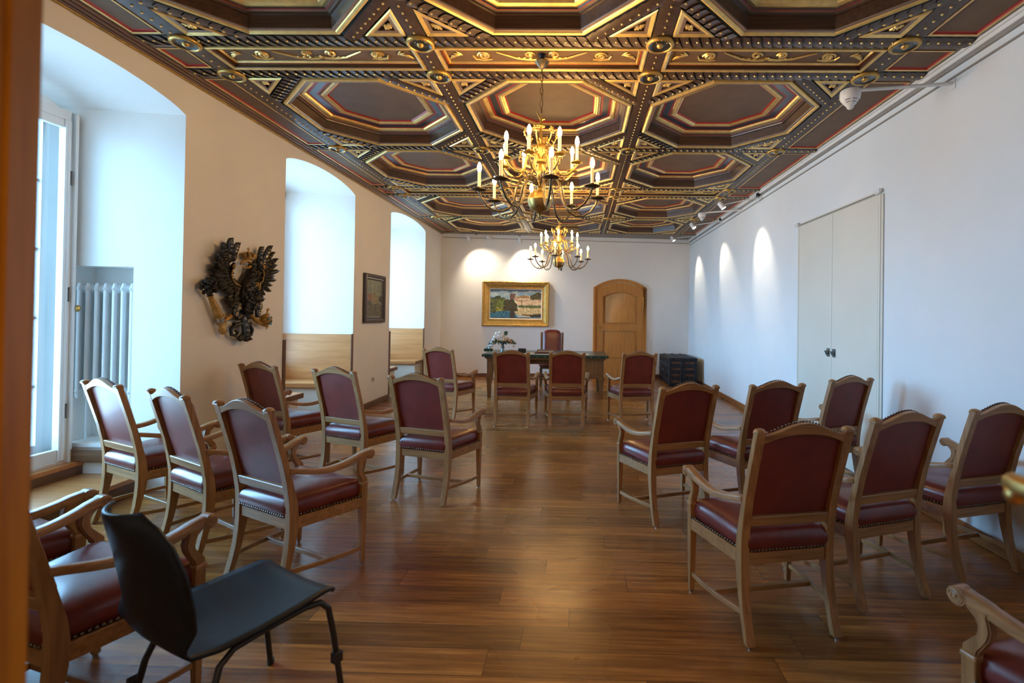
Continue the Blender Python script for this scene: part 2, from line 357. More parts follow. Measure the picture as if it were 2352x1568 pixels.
# left wall with three arched niches
b = MB(); XO = -4.80; SPL = 0.09; ZT = 3.95
def arc(a, bb, sp, rs, n=14):
    return [(a+(bb-a)*i/n, sp+rs*(1-(2*i/n-1)**2)**0.75 if 0 < i < n else sp) for i in range(n+1)]
edges = [YF]+[e for n_ in NICHE for e in n_[:2]]+[yb(XL)+0.1]
for k in range(4):
    y0, y1 = edges[2*k], edges[2*k+1]
    s0 = SPL if k > 0 else 0; s1 = SPL if k < 3 else 0
    # pier, its reveals splayed towards the windows
    if k == 1:   # pier carrying the radiator recess in its near reveal
        rx0, rx1, rz0, rz1, rd = -4.50, -3.935, 0.42, 1.975, 0.26
        f = lambda x: y0-s0*(XL-x)/(XL-XO)
        q = [(XL, f(XL)), (rx1, f(rx1)), (rx0, f(rx0)), (XO, f(XO))]
        zs = [0, rz0, rz1, ZT]
        for i in range(3):
            for j in range(3):
                if i == 1 and j == 1: continue
                b.add([(q[i][0], q[i][1], zs[j]), (q[i+1][0], q[i+1][1], zs[j]), (q[i+1][0], q[i+1][1], zs[j+1]), (q[i][0], q[i][1], zs[j+1])], [(0, 1, 2, 3)])
        yy = f(rx0)+rd
        b.add([(rx0, f(rx0), rz0), (rx1, f(rx1), rz0), (rx1, yy, rz0), (rx0, yy, rz0), (rx0, f(rx0), rz1), (rx1, f(rx1), rz1), (rx1, yy, rz1), (rx0, yy, rz1)],
              [(0, 1, 2, 3), (4, 5, 6, 7), (3, 2, 6, 7), (0, 3, 7, 4), (1, 2, 6, 5)])
        g1 = y1+s1
        b.add([(XL, y0, 0), (XL, y1, 0), (XL, y1, ZT), (XL, y0, ZT)], [(0, 1, 2, 3)])
        b.add([(XL, y1, 0), (XO, g1, 0), (XO, g1, ZT), (XL, y1, ZT)], [(0, 1, 2, 3)])
        b.add([(XO, f(XO), 0), (XO, g1, 0), (XO, g1, ZT), (XO, f(XO), ZT)], [(0, 1, 2, 3)])
    else:
        b.hexa([(XL, y0, 0), (XL, y1, 0), (XO, y1+s1, 0), (XO, y0-s0, 0)], [(XL, y0, ZT), (XL, y1, ZT), (XO, y1+s1, ZT), (XO, y0-s0, ZT)])
for (a, bb, sp, rs) in NICHE:
    ar = arc(a, bb, sp, rs, 24); k_ = len(ar)
    def w(y): return a-SPL*0+SPL*1.0*0+SPL+(y-a)*(bb-a-2*SPL)/(bb-a)
    f0 = [(XL, y, z) for y, z in ar]; f1 = [(XO, w(y), z+.03) for y, z in ar]; g0 = [(XL, y, ZT) for y, z in ar]; g1 = [(XO, w(y), ZT) for y, z in ar]
    b.add(f0+g0+f1+g1, [q for i in range(k_-1) for q in ((i, i+1, k_+i+1, k_+i), (2*k_+i, 3*k_+i, 3*k_+i+1, 2*k_+i+1), (i, 2*k_+i, 2*k_+i+1, i+1))])
wl = struct(b.build('wall_left', ['plaster', 'plaster_warmlit'], smooth=0))
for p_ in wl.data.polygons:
    if all(abs(wl.data.vertices[i_].co.x-XL) < 1e-4 for i_ in p_.vertices): p_.material_index = 1  # room faces get the warm-lit tint, reveals stay neutral
# parapet under the two far windows, outside of the benches
for k in (1, 2):
    a, bb = NICHE[k][:2]
    b = MB(); b.box(XO, XW+0.06, a+0.02, bb-0.02, -0.1, 0.62)
    struct(b.build('wall_sill', 'plaster'))
# niche floors
b = MB(); b.box(XO, -3.80, NICHE[0][0]-.02+SPL, NICHE[0][1]+.0, -0.12, 0.155)
b.box(XO, -4.335, NICHE[0][0]+.0+SPL, NICHE[0][1]-.005, 0.155, 0.27)
b.box(-4.365, -4.315, NICHE[0][0]+.06, NICHE[0][1]-.05, 0.235, 0.274); b.box(-3.83, -3.785, NICHE[0][0]+.03, NICHE[0][1]-.02, 0.12, 0.160)
st = struct(b.build('trim_1', 'bench', bevel=0.003))
b = MB(); b.box(-4.345, -4.325, NICHE[0][0]+.06, NICHE[0][1]-.05, 0.158, 0.237); b.box(-3.805, -3.79, NICHE[0][0]+.03, NICHE[0][1]-.02, 0.0, 0.122)
struct(b.build('trim_2', 'darkoak'))
b = MB(); b.box(-4.52, -3.80, 4.035, 4.10, 0.27, 0.385)
struct(b.build('baseboard_niche', 'darkoak_x', bevel=0.004))
# right wall, end wall, hall
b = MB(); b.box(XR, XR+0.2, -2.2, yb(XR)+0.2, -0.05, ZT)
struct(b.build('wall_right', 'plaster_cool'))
b = MB(); b.hexa([(-3.6, yb(-3.6), -.05), (XR+.15, yb(XR+.15), -.05), (XR+.15, yb(XR+.15)+.2, -.05), (-3.6, yb(-3.6)+.2, -.05)],
                 [(-3.6, yb(-3.6), ZT), (XR+.15, yb(XR+.15), ZT), (XR+.15, yb(XR+.15)+.2, ZT), (-3.6, yb(-3.6)+.2, ZT)])
struct(b.build('wall_back', 'plaster'))
b = MB(); b.box(-3.6, -0.60, YF, 0.46, 0, ZT); b.box(0.70, XR, YF, 0.46, 0, ZT); b.box(-0.60, 0.70, YF, 0.46, 2.35, ZT)
struct(b.build('wall_front', 'plaster'))
b = MB(); b.box(-3.9, XR, -2.3, -2.2, 0, ZT); b.box(-3.9, -3.8, -2.2, YF, 0, ZT)
struct(b.build('wall_hall', 'hall'))
# door linings at the entrance, seen at the left edge of the picture
b = MB(); b.box(-0.615, -0.597, YF-.02, 0.47, 0, 2.37, 0); b.box(-0.72, -0.578, 0.462, 0.5, 0, 2.42, 0)
b.box(-0.597, -0.585, 0.25, 0.462, 0, 2.35, 0)
struct(b.build('door_1', 'jamb', bevel=0.006, seg=2))
# leaf of the entrance door folded into the right side of the doorway
d2 = struct(MB().box(0.612, 0.655, -0.21, 0.632, 0.01, 2.33).build('door_2', 'dooroak', bevel=0.004))
hb = MB()
hb.tube([(0.612, 0.592, 1.405), (0.606, 0.592, 1.405)], 0.024, 0, 16); hb.tube([(0.612, 0.592, 1.405), (0.535, 0.592, 1.405)], 0.009, 0, 10)
hb.tube([(0.545, 0.600, 1.405), (0.535, 0.592, 1.405), (0.530, 0.575, 1.405), (0.534, 0.53, 1.404), (0.540, 0.48, 1.400), (0.548, 0.46, 1.392)], [0.010, 0.013, 0.012, 0.010, 0.010, 0.013], 0, 10)
hb.ell((0.531, 0.588, 1.392), (0.010, 0.012, 0.012), 0, 10, 6)
hb.build('door_handle', 'brass', d2)
# baseboards
b = MB(); b.box(XR-0.022, XR, 0.46, 4.62, 0, 0.10); b.box(XR-0.022, XR, 6.42, yb(XR), 0, 0.10); b.box(XR-0.030, XR, 0.46, 4.62, 0.0, 0.02)
struct(b.build('baseboard_right', 'base', bevel=0.006))
b = MB()
def bbx(x0, x1, t=0.022, h=0.10): b.hexa([(x0, yb(x0)-t, 0), (x1, yb(x1)-t, 0), (x1, yb(x1), 0), (x0, yb(x0), 0)], [(x0, yb(x0)-t, h), (x1, yb(x1)-t, h), (x1, yb(x1), h), (x0, yb(x0), h)])
bbx(XL, 0.38); bbx(1.80, XR)
struct(b.build('baseboard_back', 'darkoak_x', bevel=0.005))
b = MB(); b.box(XL, XL+.022, 4.17, 5.58, 0, .10); b.box(XL, XL+.022, 7.39, 8.77, 0, .10); b.box(XL, XL+.022, 10.82, yb(XL), 0, .10)
struct(b.build('baseboard_left', 'darkoak', bevel=0.005))

# ------------------------------------------------------------------ windows
def window(k, z0):
    a, bb, sp, rs = NICHE[k]; a2, b2 = a+0.07, bb-0.07
    top = sp+rs*0.4
    fr = MB(); x0, x1 = XW-0.05, XW+0.04
    for y0, y1 in ((a2, a2+.09), (b2-.09, b2)): fr.box(x0, x1, y0, y1, z0, sp+.03)
    ar = [(y, z+.085) for y, z in arc(a2, b2, sp, rs)]; lo = [(y, sp-.07) for y, z in ar]
    fr.strip(lo, ar, 'x', x0, x1); fr.box(x0, x1, a2, b2, z0, z0+.08)
    root = struct(fr.build('window_%d' % (k+1), 'white', bevel=0.004))
    n = 2; wdt = (b2-a2-.18)/n
    for i in range(n):
        y0 = a2+.09+i*wdt; y1 = y0+wdt; zt = sp-.07; zb = z0+.08
        s_ = MB(); sx0, sx1 = XW-.03, XW+.055
        s_.box(sx0, sx1, y0+.004, y0+.06, zb, zt); s_.box(sx0, sx1, y1-.06, y1-.004, zb, zt)
        s_.box(sx0, sx1, y0+.06, y1-.06, zb, zb+.09); s_.box(sx0, sx1, y0+.06, y1-.06, zt-.06, zt)
        m_ = int(round((zt-zb)/.55))
        for j in range(1, m_): s_.box(XW-.01, XW+.03, y0+.06, y1-.06, zb+(zt-zb)*j/m_-.012, zb+(zt-zb)*j/m_+.012)
        c_ = s_.build('casement', 'white', root, bevel=0.004)
        g_ = MB(); g_.add([(XW+.008, y0+.06, zb+.09), (XW+.008, y1-.06, zb+.09), (XW+.008, y1-.06, zt-.06), (XW+.008, y0+.06, zt-.06)], [(0, 1, 2, 3)])
        g_.build('pane', 'glass', c_)
    return root
w1 = window(0, 0.27); window(1, 0.62); window(2, 0.62)
# the near window's inner casements, standing on the step
b = MB(); xi0, xi1 = -4.455, -4.395
b.box(xi0, xi1, 4.000, 4.068, 0.27, 3.29); b.box(xi0+.01, xi1+.025, 4.020, 4.045, 0.27, 3.275); b.box(xi0, xi1, 2.36, 2.44, 0.27, 3.29)
b.box(xi0, xi1, 2.44, 4.0, 3.21, 3.29); b.box(xi0, xi1, 2.44, 4.0, 0.27, 0.30)
inner = b.build('inner_frame', 'white', w1, bevel=0.004)
for y0, y1 in ((2.44, 3.22), (3.22, 4.0)):
    b = MB(); b.box(xi0+.005, xi1+.010, y0+.002, y0+.05, .30, 3.21); b.box(xi0+.005, xi1+.010, y1-.05, y1-.002, .30, 3.21)
    b.box(xi0+.012, xi1-.005, y0+.05, y1-.05, .30, .40); b.box(xi0+.012, xi1-.005, y0+.05, y1-.05, 3.14, 3.21); b.box(xi1+.006, xi1+.018, y1-.032, y1-.014, .30, 3.21)
    cs = b.build('inner_casement', 'white', w1, bevel=0.004)
    g_ = MB(); g_.add([(xi0+.02, y0+.05, .40), (xi0+.02, y1-.05, .40), (xi0+.02, y1-.05, 3.14), (xi0+.02, y0+.05, 3.14)], [(0, 1, 2, 3)]); g_.build('pane', 'glass', cs)
for z in (0.72, 1.72, 2.72):
    h = MB(); h.tube([(xi1+.012, 3.998, z-.05), (xi1+.012, 3.998, z+.05)], 0.006, 0, 8); h.ell((xi1+.013, 3.998, z-.055), (.008, .008, .008), 0, 6, 4); h.ell((xi1+.013, 3.998, z+.055), (.008, .008, .008), 0, 6, 4)
    h.build('hinge', 'grey', w1)
h = MB(); h.ell((xi1+.03, 4.058, 1.60), (0.022, 0.020, 0.03), 0, 10, 6); h.build('window_knob', 'brass', w1)

# ------------------------------------------------------------------ radiator in its recess
rt = thing('radiator', 'white column radiator set in the recess beside the near window', 'radiator', (-4.22, 4.20, 0.80))
for i in range(7):
    s_ = MB(); x = -0.245+i*0.0805
    for yy in (-0.035, 0.045): s_.tube([(x, yy, 0.0), (x, yy, 0.03), (x, yy, 1.0), (x, yy, 1.03)], [0.011, 0.019, 0.019, 0.011], 0, 10)
    for z in (0.06, 0.98): s_.ell((x, 0.005, z), (0.030, 0.068, 0.040), 0, 12, 6)
    s_.build('radiator_section', 'radiator', rt)
s_ = MB()
for z in (0.06, 0.98):
    s_.tube([(-0.27, 0.005, z), (0.265, 0.005, z)], 0.022, 0, 10)
    s_.build('radiator_pipe', 'radiator', rt); s_ = MB()
for x in (0.2, -0.2): MB().tube([(x, 0.005, -0.37), (x, 0.005, 0.05)], 0.010, 0, 8).build('radiator_pipe', 'radiator', rt)

# ------------------------------------------------------------------ panelled window seats (niches 2 and 3)
seat_labels = {(1, 1): 'oak window seat on the far side of the middle niche, below the tall plain panel',
               (1, 0): 'oak window seat on the near side of the middle niche, behind the eagle wall',
               (2, 1): 'oak window seat on the far side of the farthest niche, next to the end wall',
               (2, 0): 'oak window seat on the near side of the farthest niche, behind the small painting'}
for k in (1, 2):
    a, bb = NICHE[k][:2]
    for side in (0, 1):
        t = thing('window_seat', seat_labels[(k, side)], 'window seat', (XL, bb if side else a, 0), 0, 'panelled window seats')
        def yy(v, x=0):      # v: distance from the reveal into the niche ; reveal drifts with the splay
            return (-v-SPL*x/1.28) if side else (v+SPL*x/1.28)
        def slab(x0, x1, v0, v1, z0, z1, nm, m_, bev=0.003):
            q = [(-x0, yy(v0, x0)), (-x1, yy(v0, x1)), (-x1, yy(v1, x1)), (-x0, yy(v1, x0))]
            return MB().prism(q, 'z', z0, z1).build(nm, m_, t, bevel=bev)
        slab(0.005, 1.05, 0.004, 0.035, 0.555, 1.262, 'back_panel', 'bench')
        slab(-0.012, 0.005, 0.0, 0.055, 0.03, 1.268, 'edge_post', 'darkoak')
        slab(0.02, 1.04, 0.030, 0.48, 0.495, 0.560, 'seat_board', 'bench', 0.006)
        slab(0.006, 0.022, 0.060, 0.475, 0.493, 0.556, 'seat_edge', 'darkoak')
        slab(0.05, 1.04, 0.004, 0.42, 0.0, 0.493, 'seat_base', 'offwhite')
    f_ = MB().box(-4.74, -3.58, a+.05, bb-.05, -0.1, 0.0); struct(f_.build('floor_niche', 'floor'))

# ------------------------------------------------------------------ end-wall door
th = math.atan(0.0866)
def wallpt(x, off=0.0): return (x+sin(th)*off, yb(x)-cos(th)*off, 0)
d3 = bpy.data.objects.new('door_3', None); C.objects.link(d3); struct(d3)
d3.location = (1.086, yb(1.086), 0); d3.rotation_euler = (0, 0, th)     # local x along the wall, -y into the room
HW = 0.70
def darc(hw, sp, rs, n=12): return [(-hw+2*hw*i/n, sp+rs*(1-(2*i/n-1)**2)) for i in range(n+1)]
def ring(bm_, o, i, y0, y1, z0):
    # arched ring between outer (hw,sp,rs) and inner
    bm_.strip(darc(*i), darc(*o), 'y', y0, y1)
    for s_ in (-1, 1):
        x0, x1 = sorted((s_*i[0], s_*o[0])); bm_.box(x0, x1, y0, y1, z0, i[1] if True else 0)
        bm_.prism([(s_*i[0], i[1]), (s_*o[0], i[1]), (s_*o[0], o[1])], 'y', y0, y1)
b = MB(); ring(b, (HW, 2.36, 0.225), (HW-.045, 2.335, 0.215), -0.055, 0.03, 0); ring(b, (HW-.04, 2.34, 0.215), (HW-.085, 2.31, 0.20), -0.035, 0.03, 0)
b.build('door_frame', 'dooroak', d3, bevel=0.005, seg=2)
b = MB(); I = (HW-.087, 2.30, 0.20)
b.box(-I[0], I[0], -0.004, 0.03, 0, 2.30); b.strip([(x, 2.299) for x, z in darc(*I)], darc(*I), 'y', -0.004, 0.03)
for s_ in (-1, 1):
    x0, x1 = sorted((s_*(I[0]-.165), s_*I[0])); b.box(x0, x1, -0.018, 0.0, 0.0, 2.30)
sl = [(x, z) for x, z in darc(*I)]; inn = [(x*(I[0]-.165)/I[0], 2.12+0.125*(1-(x/I[0])**2)) for x, z in sl]
b.strip(inn, [(x*(I[0]-.165)/I[0], 2.30+0.19*(1-(x*(I[0]-.165)/I[0]/I[0])**2)) for x, z in sl], 'y', -0.018, 0.0)
for s_ in (-1, 1):
    x0, x1 = s_*(I[0]-.165), s_*I[0]
    b.prism([(x0, 2.299), (x1, 2.299), (x1, 2.303), ((x0+x1)/2, 2.40), (x0, 2.30+0.19*(1-(x0/I[0])**2))], 'y', -0.018, 0.0)
b.box(-I[0]+.165, I[0]-.165, -0.018, 0, 1.24, 1.42); b.box(-I[0]+.165, I[0]-.165, -0.018, 0, 0.0, 0.50); b.box(-I[0]+.165, I[0]-.165, -0.020, 0, 0.50, 0.52)
lf = b.build('door_leaf', 'dooroak', d3, bevel=0.004, seg=2)
b = MB(); xi = I[0]-.165
for z0, z1, arch in ((1.42, 2.12, 1), (0.52, 1.24, 0)):
    b.box(-xi, xi, -0.024, -0.012, z0, z0+.02); b.box(-xi, -xi+.022, -0.024, -0.012, z0, z1); b.box(xi-.022, xi, -0.024, -0.012, z0, z1)
    if arch: b.strip([(x, z-.022) for x, z in inn], inn, 'y', -0.024, -0.012)
    else: b.box(-xi, xi, -0.024, -0.012, z1-.02, z1)
b.build('panel_moulding', 'dooroak_x', d3, bevel=0.006, seg=2)
b = MB(); b.box(-0.585, -0.555, -0.024, -0.018, 1.24, 1.38); b.tube([(-.57, -.024, 1.33), (-.57, -.06, 1.33)], .008, 0, 8)
b.tube([(-.57, -.058, 1.33), (-.53, -.062, 1.32), (-.49, -.062, 1.335), (-.465, -.06, 1.36)], [.009, .008, .007, .006], 0, 8); b.box(-.582, -.558, -.026, -.02, 1.19, 1.22)
b.build('door_handle', 'brass', d3)
b = MB(); b.tube([(.617, -.04, 1.83), (.617, -.04, 2.09)], .011, 0, 8); b.ell((.617, -.04, 1.815), (.012, .012, .016), 0, 8, 5); b.ell((.617, -.04, 2.105), (.012, .012, .016), 0, 8, 5)
b.build('hinge', 'brass', d3)

# ------------------------------------------------------------------ flush double door in the right wall
d4 = bpy.data.objects.new('door_4', None); C.objects.link(d4); struct(d4)
for y0, y1 in ((4.70, 5.535), (5.54, 6.36)):
    MB().box(XR-0.012, XR-0.001, y0, y1, 0.01, 2.83).build('door_leaf', 'offwhite', d4, bevel=0.002)
b = MB(); b.box(XR-.014, XR-.002, 4.625, 4.655, 0, 2.83); b.box(XR-.014, XR-.002, 4.665, 4.697, 0, 2.83); b.box(XR-.014, XR-.002, 6.365, 6.40, 0, 2.83)
b.build('door_frame', 'offwhite', d4, bevel=0.003)
b = MB()
for y, r_ in ((5.60, 0.35), (5.475, 0.0)):
    b.box(XR-.018, XR-.011, y-.032, y+.032, 1.175, 1.27)
    b.lathe([(.024, 0), (.026, .006), (.016, .014), (.0, .015)], (XR-.034, y, 1.222), 0, 14, 'x')
    b.lathe([(.024, 0), (.022, .018)], (XR-.036, y, 1.222), 0, 14, 'x')
    b.tube([(XR-.05, y-.018*cos(r_*2), 1.222-.02), (XR-.05, y+.018*cos(r_*2), 1.222+.02)], .007, 0, 8)
b.build('ring_pull', 'pewter', d4)
b = MB()
for y in (4.69, 6.40):
    b.box(XR-.035, XR, y-.03, y+.03, 2.835, 2.885); b.tube([(XR-.03, y-.05, 2.86), (XR-.03, y+.05, 2.86)], .018, 0, 10)
b.build('bracket', 'lampwhite', d4, bevel=0.003)
b = MB(); b.tube([(XR-.02, 4.73, 2.845), (XR-.02, 6.36, 2.845)], .006, 0, 6); b.build('guide_rail', 'rail', d4)
b = MB(); b.box(XR-.010, XR, 4.70, 6.37, 2.835, 2.87); b.build('cover_strip', 'offwhite', d4)

# ================================================================== COFFERED CEILING
ZB = 3.645; CELL = 1.808; COLS = [-3.034, -1.226, 0.582, 2.390]
ROWS = [1.749, 3.557, 4.046, 5.854, 7.662, 8.150, 9.958, 11.766]
CENT = [(0, 1), (2, 3), (3, 4), (5, 6), (6, 7)]; FRZ = [(1, 2), (4, 5)]
b = MB(); b.prism([(-4.9, -2.3), (3.15, -2.3), (3.15, yb(3.15)+.3), (-4.9, yb(-4.9)+.3)], 'z', 3.905, 4.0)
ceil = struct(b.build('ceiling', 'c_dark'))
HB = 0.078
def octo(ap): 
    R_ = ap/cos(PI/8); return [(R_*cos(PI/8+i*PI/4), R_*sin(PI/8+i*PI/4)) for i in range(8)]
cm = ['c_frame', 'goldpaint', 'c_dark', 'c_red', 'c_navy', 'c_panel', 'c_leaf', 'c_teal']
b = MB()
prof = [(0.823, 0.035, 3), (0.814, 0.030, 1), (0.810, 0.008, 1), (0.795, 0.000, 1), (0.780, 0.006, 1), (0.774, 0.014, 0), (0.752, 0.012, 0), (0.748, 0.020, 2), (0.738, 0.105, 2), (0.722, 0.108, 2),
        (0.718, 0.120, 0), (0.700, 0.122, 3), (0.694, 0.124, 2), (0.688, 0.136, 1), (0.668, 0.130, 1), (0.642, 0.136, 1), (0.632, 0.152, 3), (0.606, 0.153, 4),
        (0.545, 0.156, 3), (0.527, 0.157, 0), (0.515, 0.150, 0), (0.509, 0.152, 1), (0.494, 0.146, 1), (0.480, 0.151, 2), (0.476, 0.150, 1), (0.456, 0.158, 3), (0.440, 0.170, 5), (0.0001, 0.170, 5)]
for i in range(len(prof)-1):
    A, z0, m_ = prof[i]; B, z1, _ = prof[i+1]
    oa, ob = octo(A), octo(B)
    for k in range(8):
        k2 = (k+1) % 8
        b.add([(*oa[k], z0), (*oa[k2], z0), (*ob[k2], z1), (*ob[k], z1)], [(0, 1, 2, 3)], m_)

def leafbeam(b, L_, wid, m_leaf, m_bead, m_side, m_line, pitch=0.0757, bead_v=0.35, slant=0.035, curve=0.0, T=None):
    """carved overlapping leaves with gilt beads, along +x from 0 to L_, underside at z = 0"""
    old = b.off.copy()
    if T is not None: b.off = old @ T
    n = max(1, int(round(L_/pitch))); p = L_/n; NV = 6
    def sh(v): return slant*v+curve*(1-v*v)
    for i in range(n):
        vs = []
        for a in range(3):
            for j in range(NV+1):
                v = -1+2*j/NV; u = (i+a/2)*p+sh(v)
                u = min(max(u, 0), L_)
                z = 0.007+0.009*v*v-0.011*(a/2)
                vs.append((u, v*wid/2, z))
        fs = [(a*(NV+1)+j, a*(NV+1)+j+1, (a+1)*(NV+1)+j+1, (a+1)*(NV+1)+j) for a in range(2) for j in range(NV)]
        b.add(vs, fs, m_leaf)
        u = (i+0.78)*p+sh(bead_v)
        if 0.01 < u < L_-0.01: b.ell((u, bead_v*wid/2, -0.004), (0.0105, 0.0085, 0.008), m_bead, 6, 4)
    for s_ in (-1, 1):
        y = s_*wid/2
        b.add([(0, y, 0.014), (L_, y, 0.014), (L_, y+s_*0.003, 0.045), (0, y+s_*0.003, 0.045)], [(0, 1, 2, 3)], m_side)
        b.add([(0, y+s_*0.003, 0.040), (L_, y+s_*0.003, 0.040), (L_, y+s_*0.016, 0.040), (0, y+s_*0.016, 0.040)], [(0, 1, 2, 3)], m_line)
    b.off = old
# diagonal leaf bands and corner triangles
for k in range(4):
    T = Matrix.Rotation(k*PI/2+PI/4, 4, 'Z')
    old = b.off; b.off = T
    d0, d1 = 0.826, 0.945
    ln = 0.68
    leafbeam(b, ln, d1-d0-.016, 6, 1, 7, 3, T=Matrix.Translation((0.885, -ln/2, 0.0)) @ Matrix.Rotation(PI/2, 4, 'Z'), bead_v=0.0, slant=0.0, curve=0.02)
    c_ = 0.826*math.sqrt(2)
    def tri(dd, cc): return [(dd, -(cc-dd)), (dd, (cc-dd)), (cc, 0)]
    t0, t1, t2, t3, t4 = tri(0.950, c_+.003), tri(0.957, c_-.010), tri(0.978, c_-.050), tri(0.990, c_-.085), tri(0.992, c_-.09)
    for (ta, za, tb, zb_, m_) in ((t0, .012, t1, .002, 1), (t1, .002, t2, .010, 1), (t2, .010, t3, .012, 0), (t3, .012, t4, .035, 2)):
        for j in range(3):
            j2 = (j+1) % 3; b.add([(*ta[j], za), (*ta[j2], za), (*tb[j2], zb_), (*tb[j], zb_)], [(0, 1, 2, 3)], m_)
    b.add([(*q, .035) for q in t4], [(0, 1, 2)], 2)
    cx_ = 1.02
    for a_, l_ in ((-1.15, .05), (1.15, .05), (-.6, .045), (.6, .045), (0, .045)):   # gilt leaf sprig
        b.ell((cx_+.5*l_*cos(a_)-.005, .5*l_*sin(a_)*1.2, .022), (l_*.55, .011, .010), 1, 6, 4, rot=Matrix.Rotation(a_, 3, 'Z').to_euler())
    b.ell((cx_-.012, 0, .018), (.014, .014, .012), 1, 6, 4)
    b.off = old
# filler above the bands
for k in range(4):
    T = Matrix.Rotation(k*PI/2, 4, 'Z'); old = b.off; b.off = T
    q = octo(0.823); hw = 0.828
    b.add([(hw, -hw, .036), (hw, hw, .036), (q[0][0], q[0][1], .0355), (q[7][0], q[7][1], .0355)], [(0, 1, 2, 3)], 2)
    b.add([(hw, hw, .036), (q[1][0], q[1][1], .0355), (q[0][0], q[0][1], .0355)], [(0, 1, 2)], 2)
    b.off = old
cof = None
for (r0, r1) in CENT:
    for c in range(3):
        loc = ((COLS[c]+COLS[c+1])/2, (ROWS[r0]+ROWS[r1])/2, ZB)
        if cof is None: cof = b.build('coffer', cm, ceil, smooth=25, loc=loc, weld=False, normals=False)
        else: dup(cof, ceil, loc)
# beams
def beam(L_, w_, **k):
    bb = MB(); leafbeam(bb, L_, w_, 0, 1, 2, 3, **k)
    bb.box(0, L_, -w_/2, w_/2, 0.020, 0.14, 2)
    return bb
bm_ = ['c_leaf', 'goldpaint', 'c_teal', 'c_red']
bl = {}
def put_beam(key, L_, w_, loc, rz, **k):
    if key not in bl: bl[key] = beam(L_, w_, **k).build('ceiling_beam', bm_, ceil, smooth=30, loc=loc, weld=False, normals=False); bl[key].rotation_euler = (0, 0, rz)
    else: dup(bl[key], ceil, loc, rz)
for x in COLS:
    for i in range(len(ROWS)-1):
        L_ = ROWS[i+1]-ROWS[i]
        put_beam('long' if L_ > 1 else 'short', CELL if L_ > 1 else 0.489, 0.14, (x, ROWS[i], ZB), PI/2, bead_v=0.0, slant=0.0, curve=0.03)
for y in ROWS:
    for c in range(3): put_beam('cross', CELL, 0.14, (COLS[c], y, ZB+.002), 0, bead_v=-0.35, slant=0.032)
    put_beam('stub', 0.33, 0.13, (-3.395, y, ZB+.004), 0, bead_v=-0.35, slant=0.032)
    put_beam('stubr', 0.455, 0.13, (2.42, y, ZB+.004), 0, bead_v=-0.35, slant=0.032)
# rosettes
ro = None
for x in COLS:
    for y in ROWS[:-1]:
        loc = (x, y, ZB)
        if ro is None:
            r_ = MB(); r_.lathe([(0.0, 0.012), (0.085, 0.012), (0.104, 0.004), (0.106, -0.010), (0.098, -0.020), (0.086, -0.022), (0.080, -0.016)], m=0, n=28, cap=False)
            r_.lathe([(0.082, -0.016), (0.070, -0.008), (0.045, -0.006), (0.028, -0.012), (0.024, -0.012)], m=1, n=28, cap=False)
            r_.lathe([(0.026, -0.012), (0.022, -0.022), (0.012, -0.030), (0.0, -0.032)], m=0, n=16)
            ro = r_.build('rosette', ['gilt_b', 'teal_glass'], ceil, smooth=50, loc=loc)
        else: dup(ro, ceil, loc)
# friezes with gilt scrolls
def mould_rect(b, x0, x1, y0, y1, pf):
    for i in range(len(pf)-1):
        a, za, m_ = pf[i]; c, zc, _ = pf[i+1]
        A = [(x0+a, y0+a), (x1-a, y0+a), (x1-a, y1-a), (x0+a, y1-a)]; B = [(x0+c, y0+c), (x1-c, y0+c), (x1-c, y1-c), (x0+c, y1-c)]
        for k in range(4):
            k2 = (k+1) % 4; b.add([(*A[k], za), (*A[k2], za), (*B[k2], zc), (*B[k], zc)], [(0, 1, 2, 3)], m_)
    a, za, m_ = pf[-1]; b.add([(x0+a, y0+a, za), (x1-a, y0+a, za), (x1-a, y1-a, za), (x0+a, y1-a, za)], [(0, 1, 2, 3)], m_)
b = MB(); hx, hy = CELL/2-.072, 0.489/2-.072
mould_rect(b, -hx, hx, -hy, hy, [(0, .030, 1), (.004, .004, 1), (.016, .000, 1), (.032, .006, 0), (.040, .010, 2), (.042, .040, 3), (.047, .041, 1), (.060, .036, 1), (.068, .050, 5)])
def spiral(b, cx_, cy_, r, turns, a0, sgn, zz=.044):
    pts = []; n = int(turns*12)
    for i in range(n+1):
        t = i/n; a = a0+sgn*t*turns*2*PI; rr = r*(1-.80*t); pts.append((cx_+rr*cos(a), cy_+rr*sin(a), zz))
    b.tube(pts, [.0085+.005*(i/n) for i in range(n+1)], 1, 5)
for s_ in (-1, 1):
    spiral(b, s_*.10, -.018, .042, 1.3, PI if s_ > 0 else 0, s_)
    b.tube([(s_*.02, .04, .044), (s_*.09, .052, .044), (s_*.20, .035, .044), (s_*.32, -.03, .044), (s_*.36, -.05, .044)], [.014, .012, .010, .008, .005], 1, 5)
    for i in range(4): b.ell((s_*(.05+.05*i), .045-.004*i, .045), (.022, .010, .007), 1, 6, 4, rot=Matrix.Rotation(s_*.5, 3, 'Z').to_euler())
    spiral(b, s_*.47, 0, .052, 1.6, 0 if s_ > 0 else PI, -s_); 
    for i in range(5):
        a = i*2*PI/5; b.ell((s_*.47+.022*cos(a), .022*sin(a), .042), (.012, .009, .007), 1, 6, 4, rot=Matrix.Rotation(a, 3, 'Z').to_euler())
    b.tube([(s_*.41, .05, .044), (s_*.47, .058, .044), (s_*.54, .045, .044), (s_*.56, .0, .044)], [.008, .012, .011, .006], 1, 5)
    for i, a in enumerate((-.9, -.45, 0, .5, 1.0)): b.ell((s_*(.66+.02*i), .03*sin(a*1.5), .044), (.036, .010, .008), 1, 6, 4, rot=Matrix.Rotation(s_*a, 3, 'Z').to_euler())
b.ell((0, .03, .044), (.022, .022, .009), 1, 8, 4)
fz = None
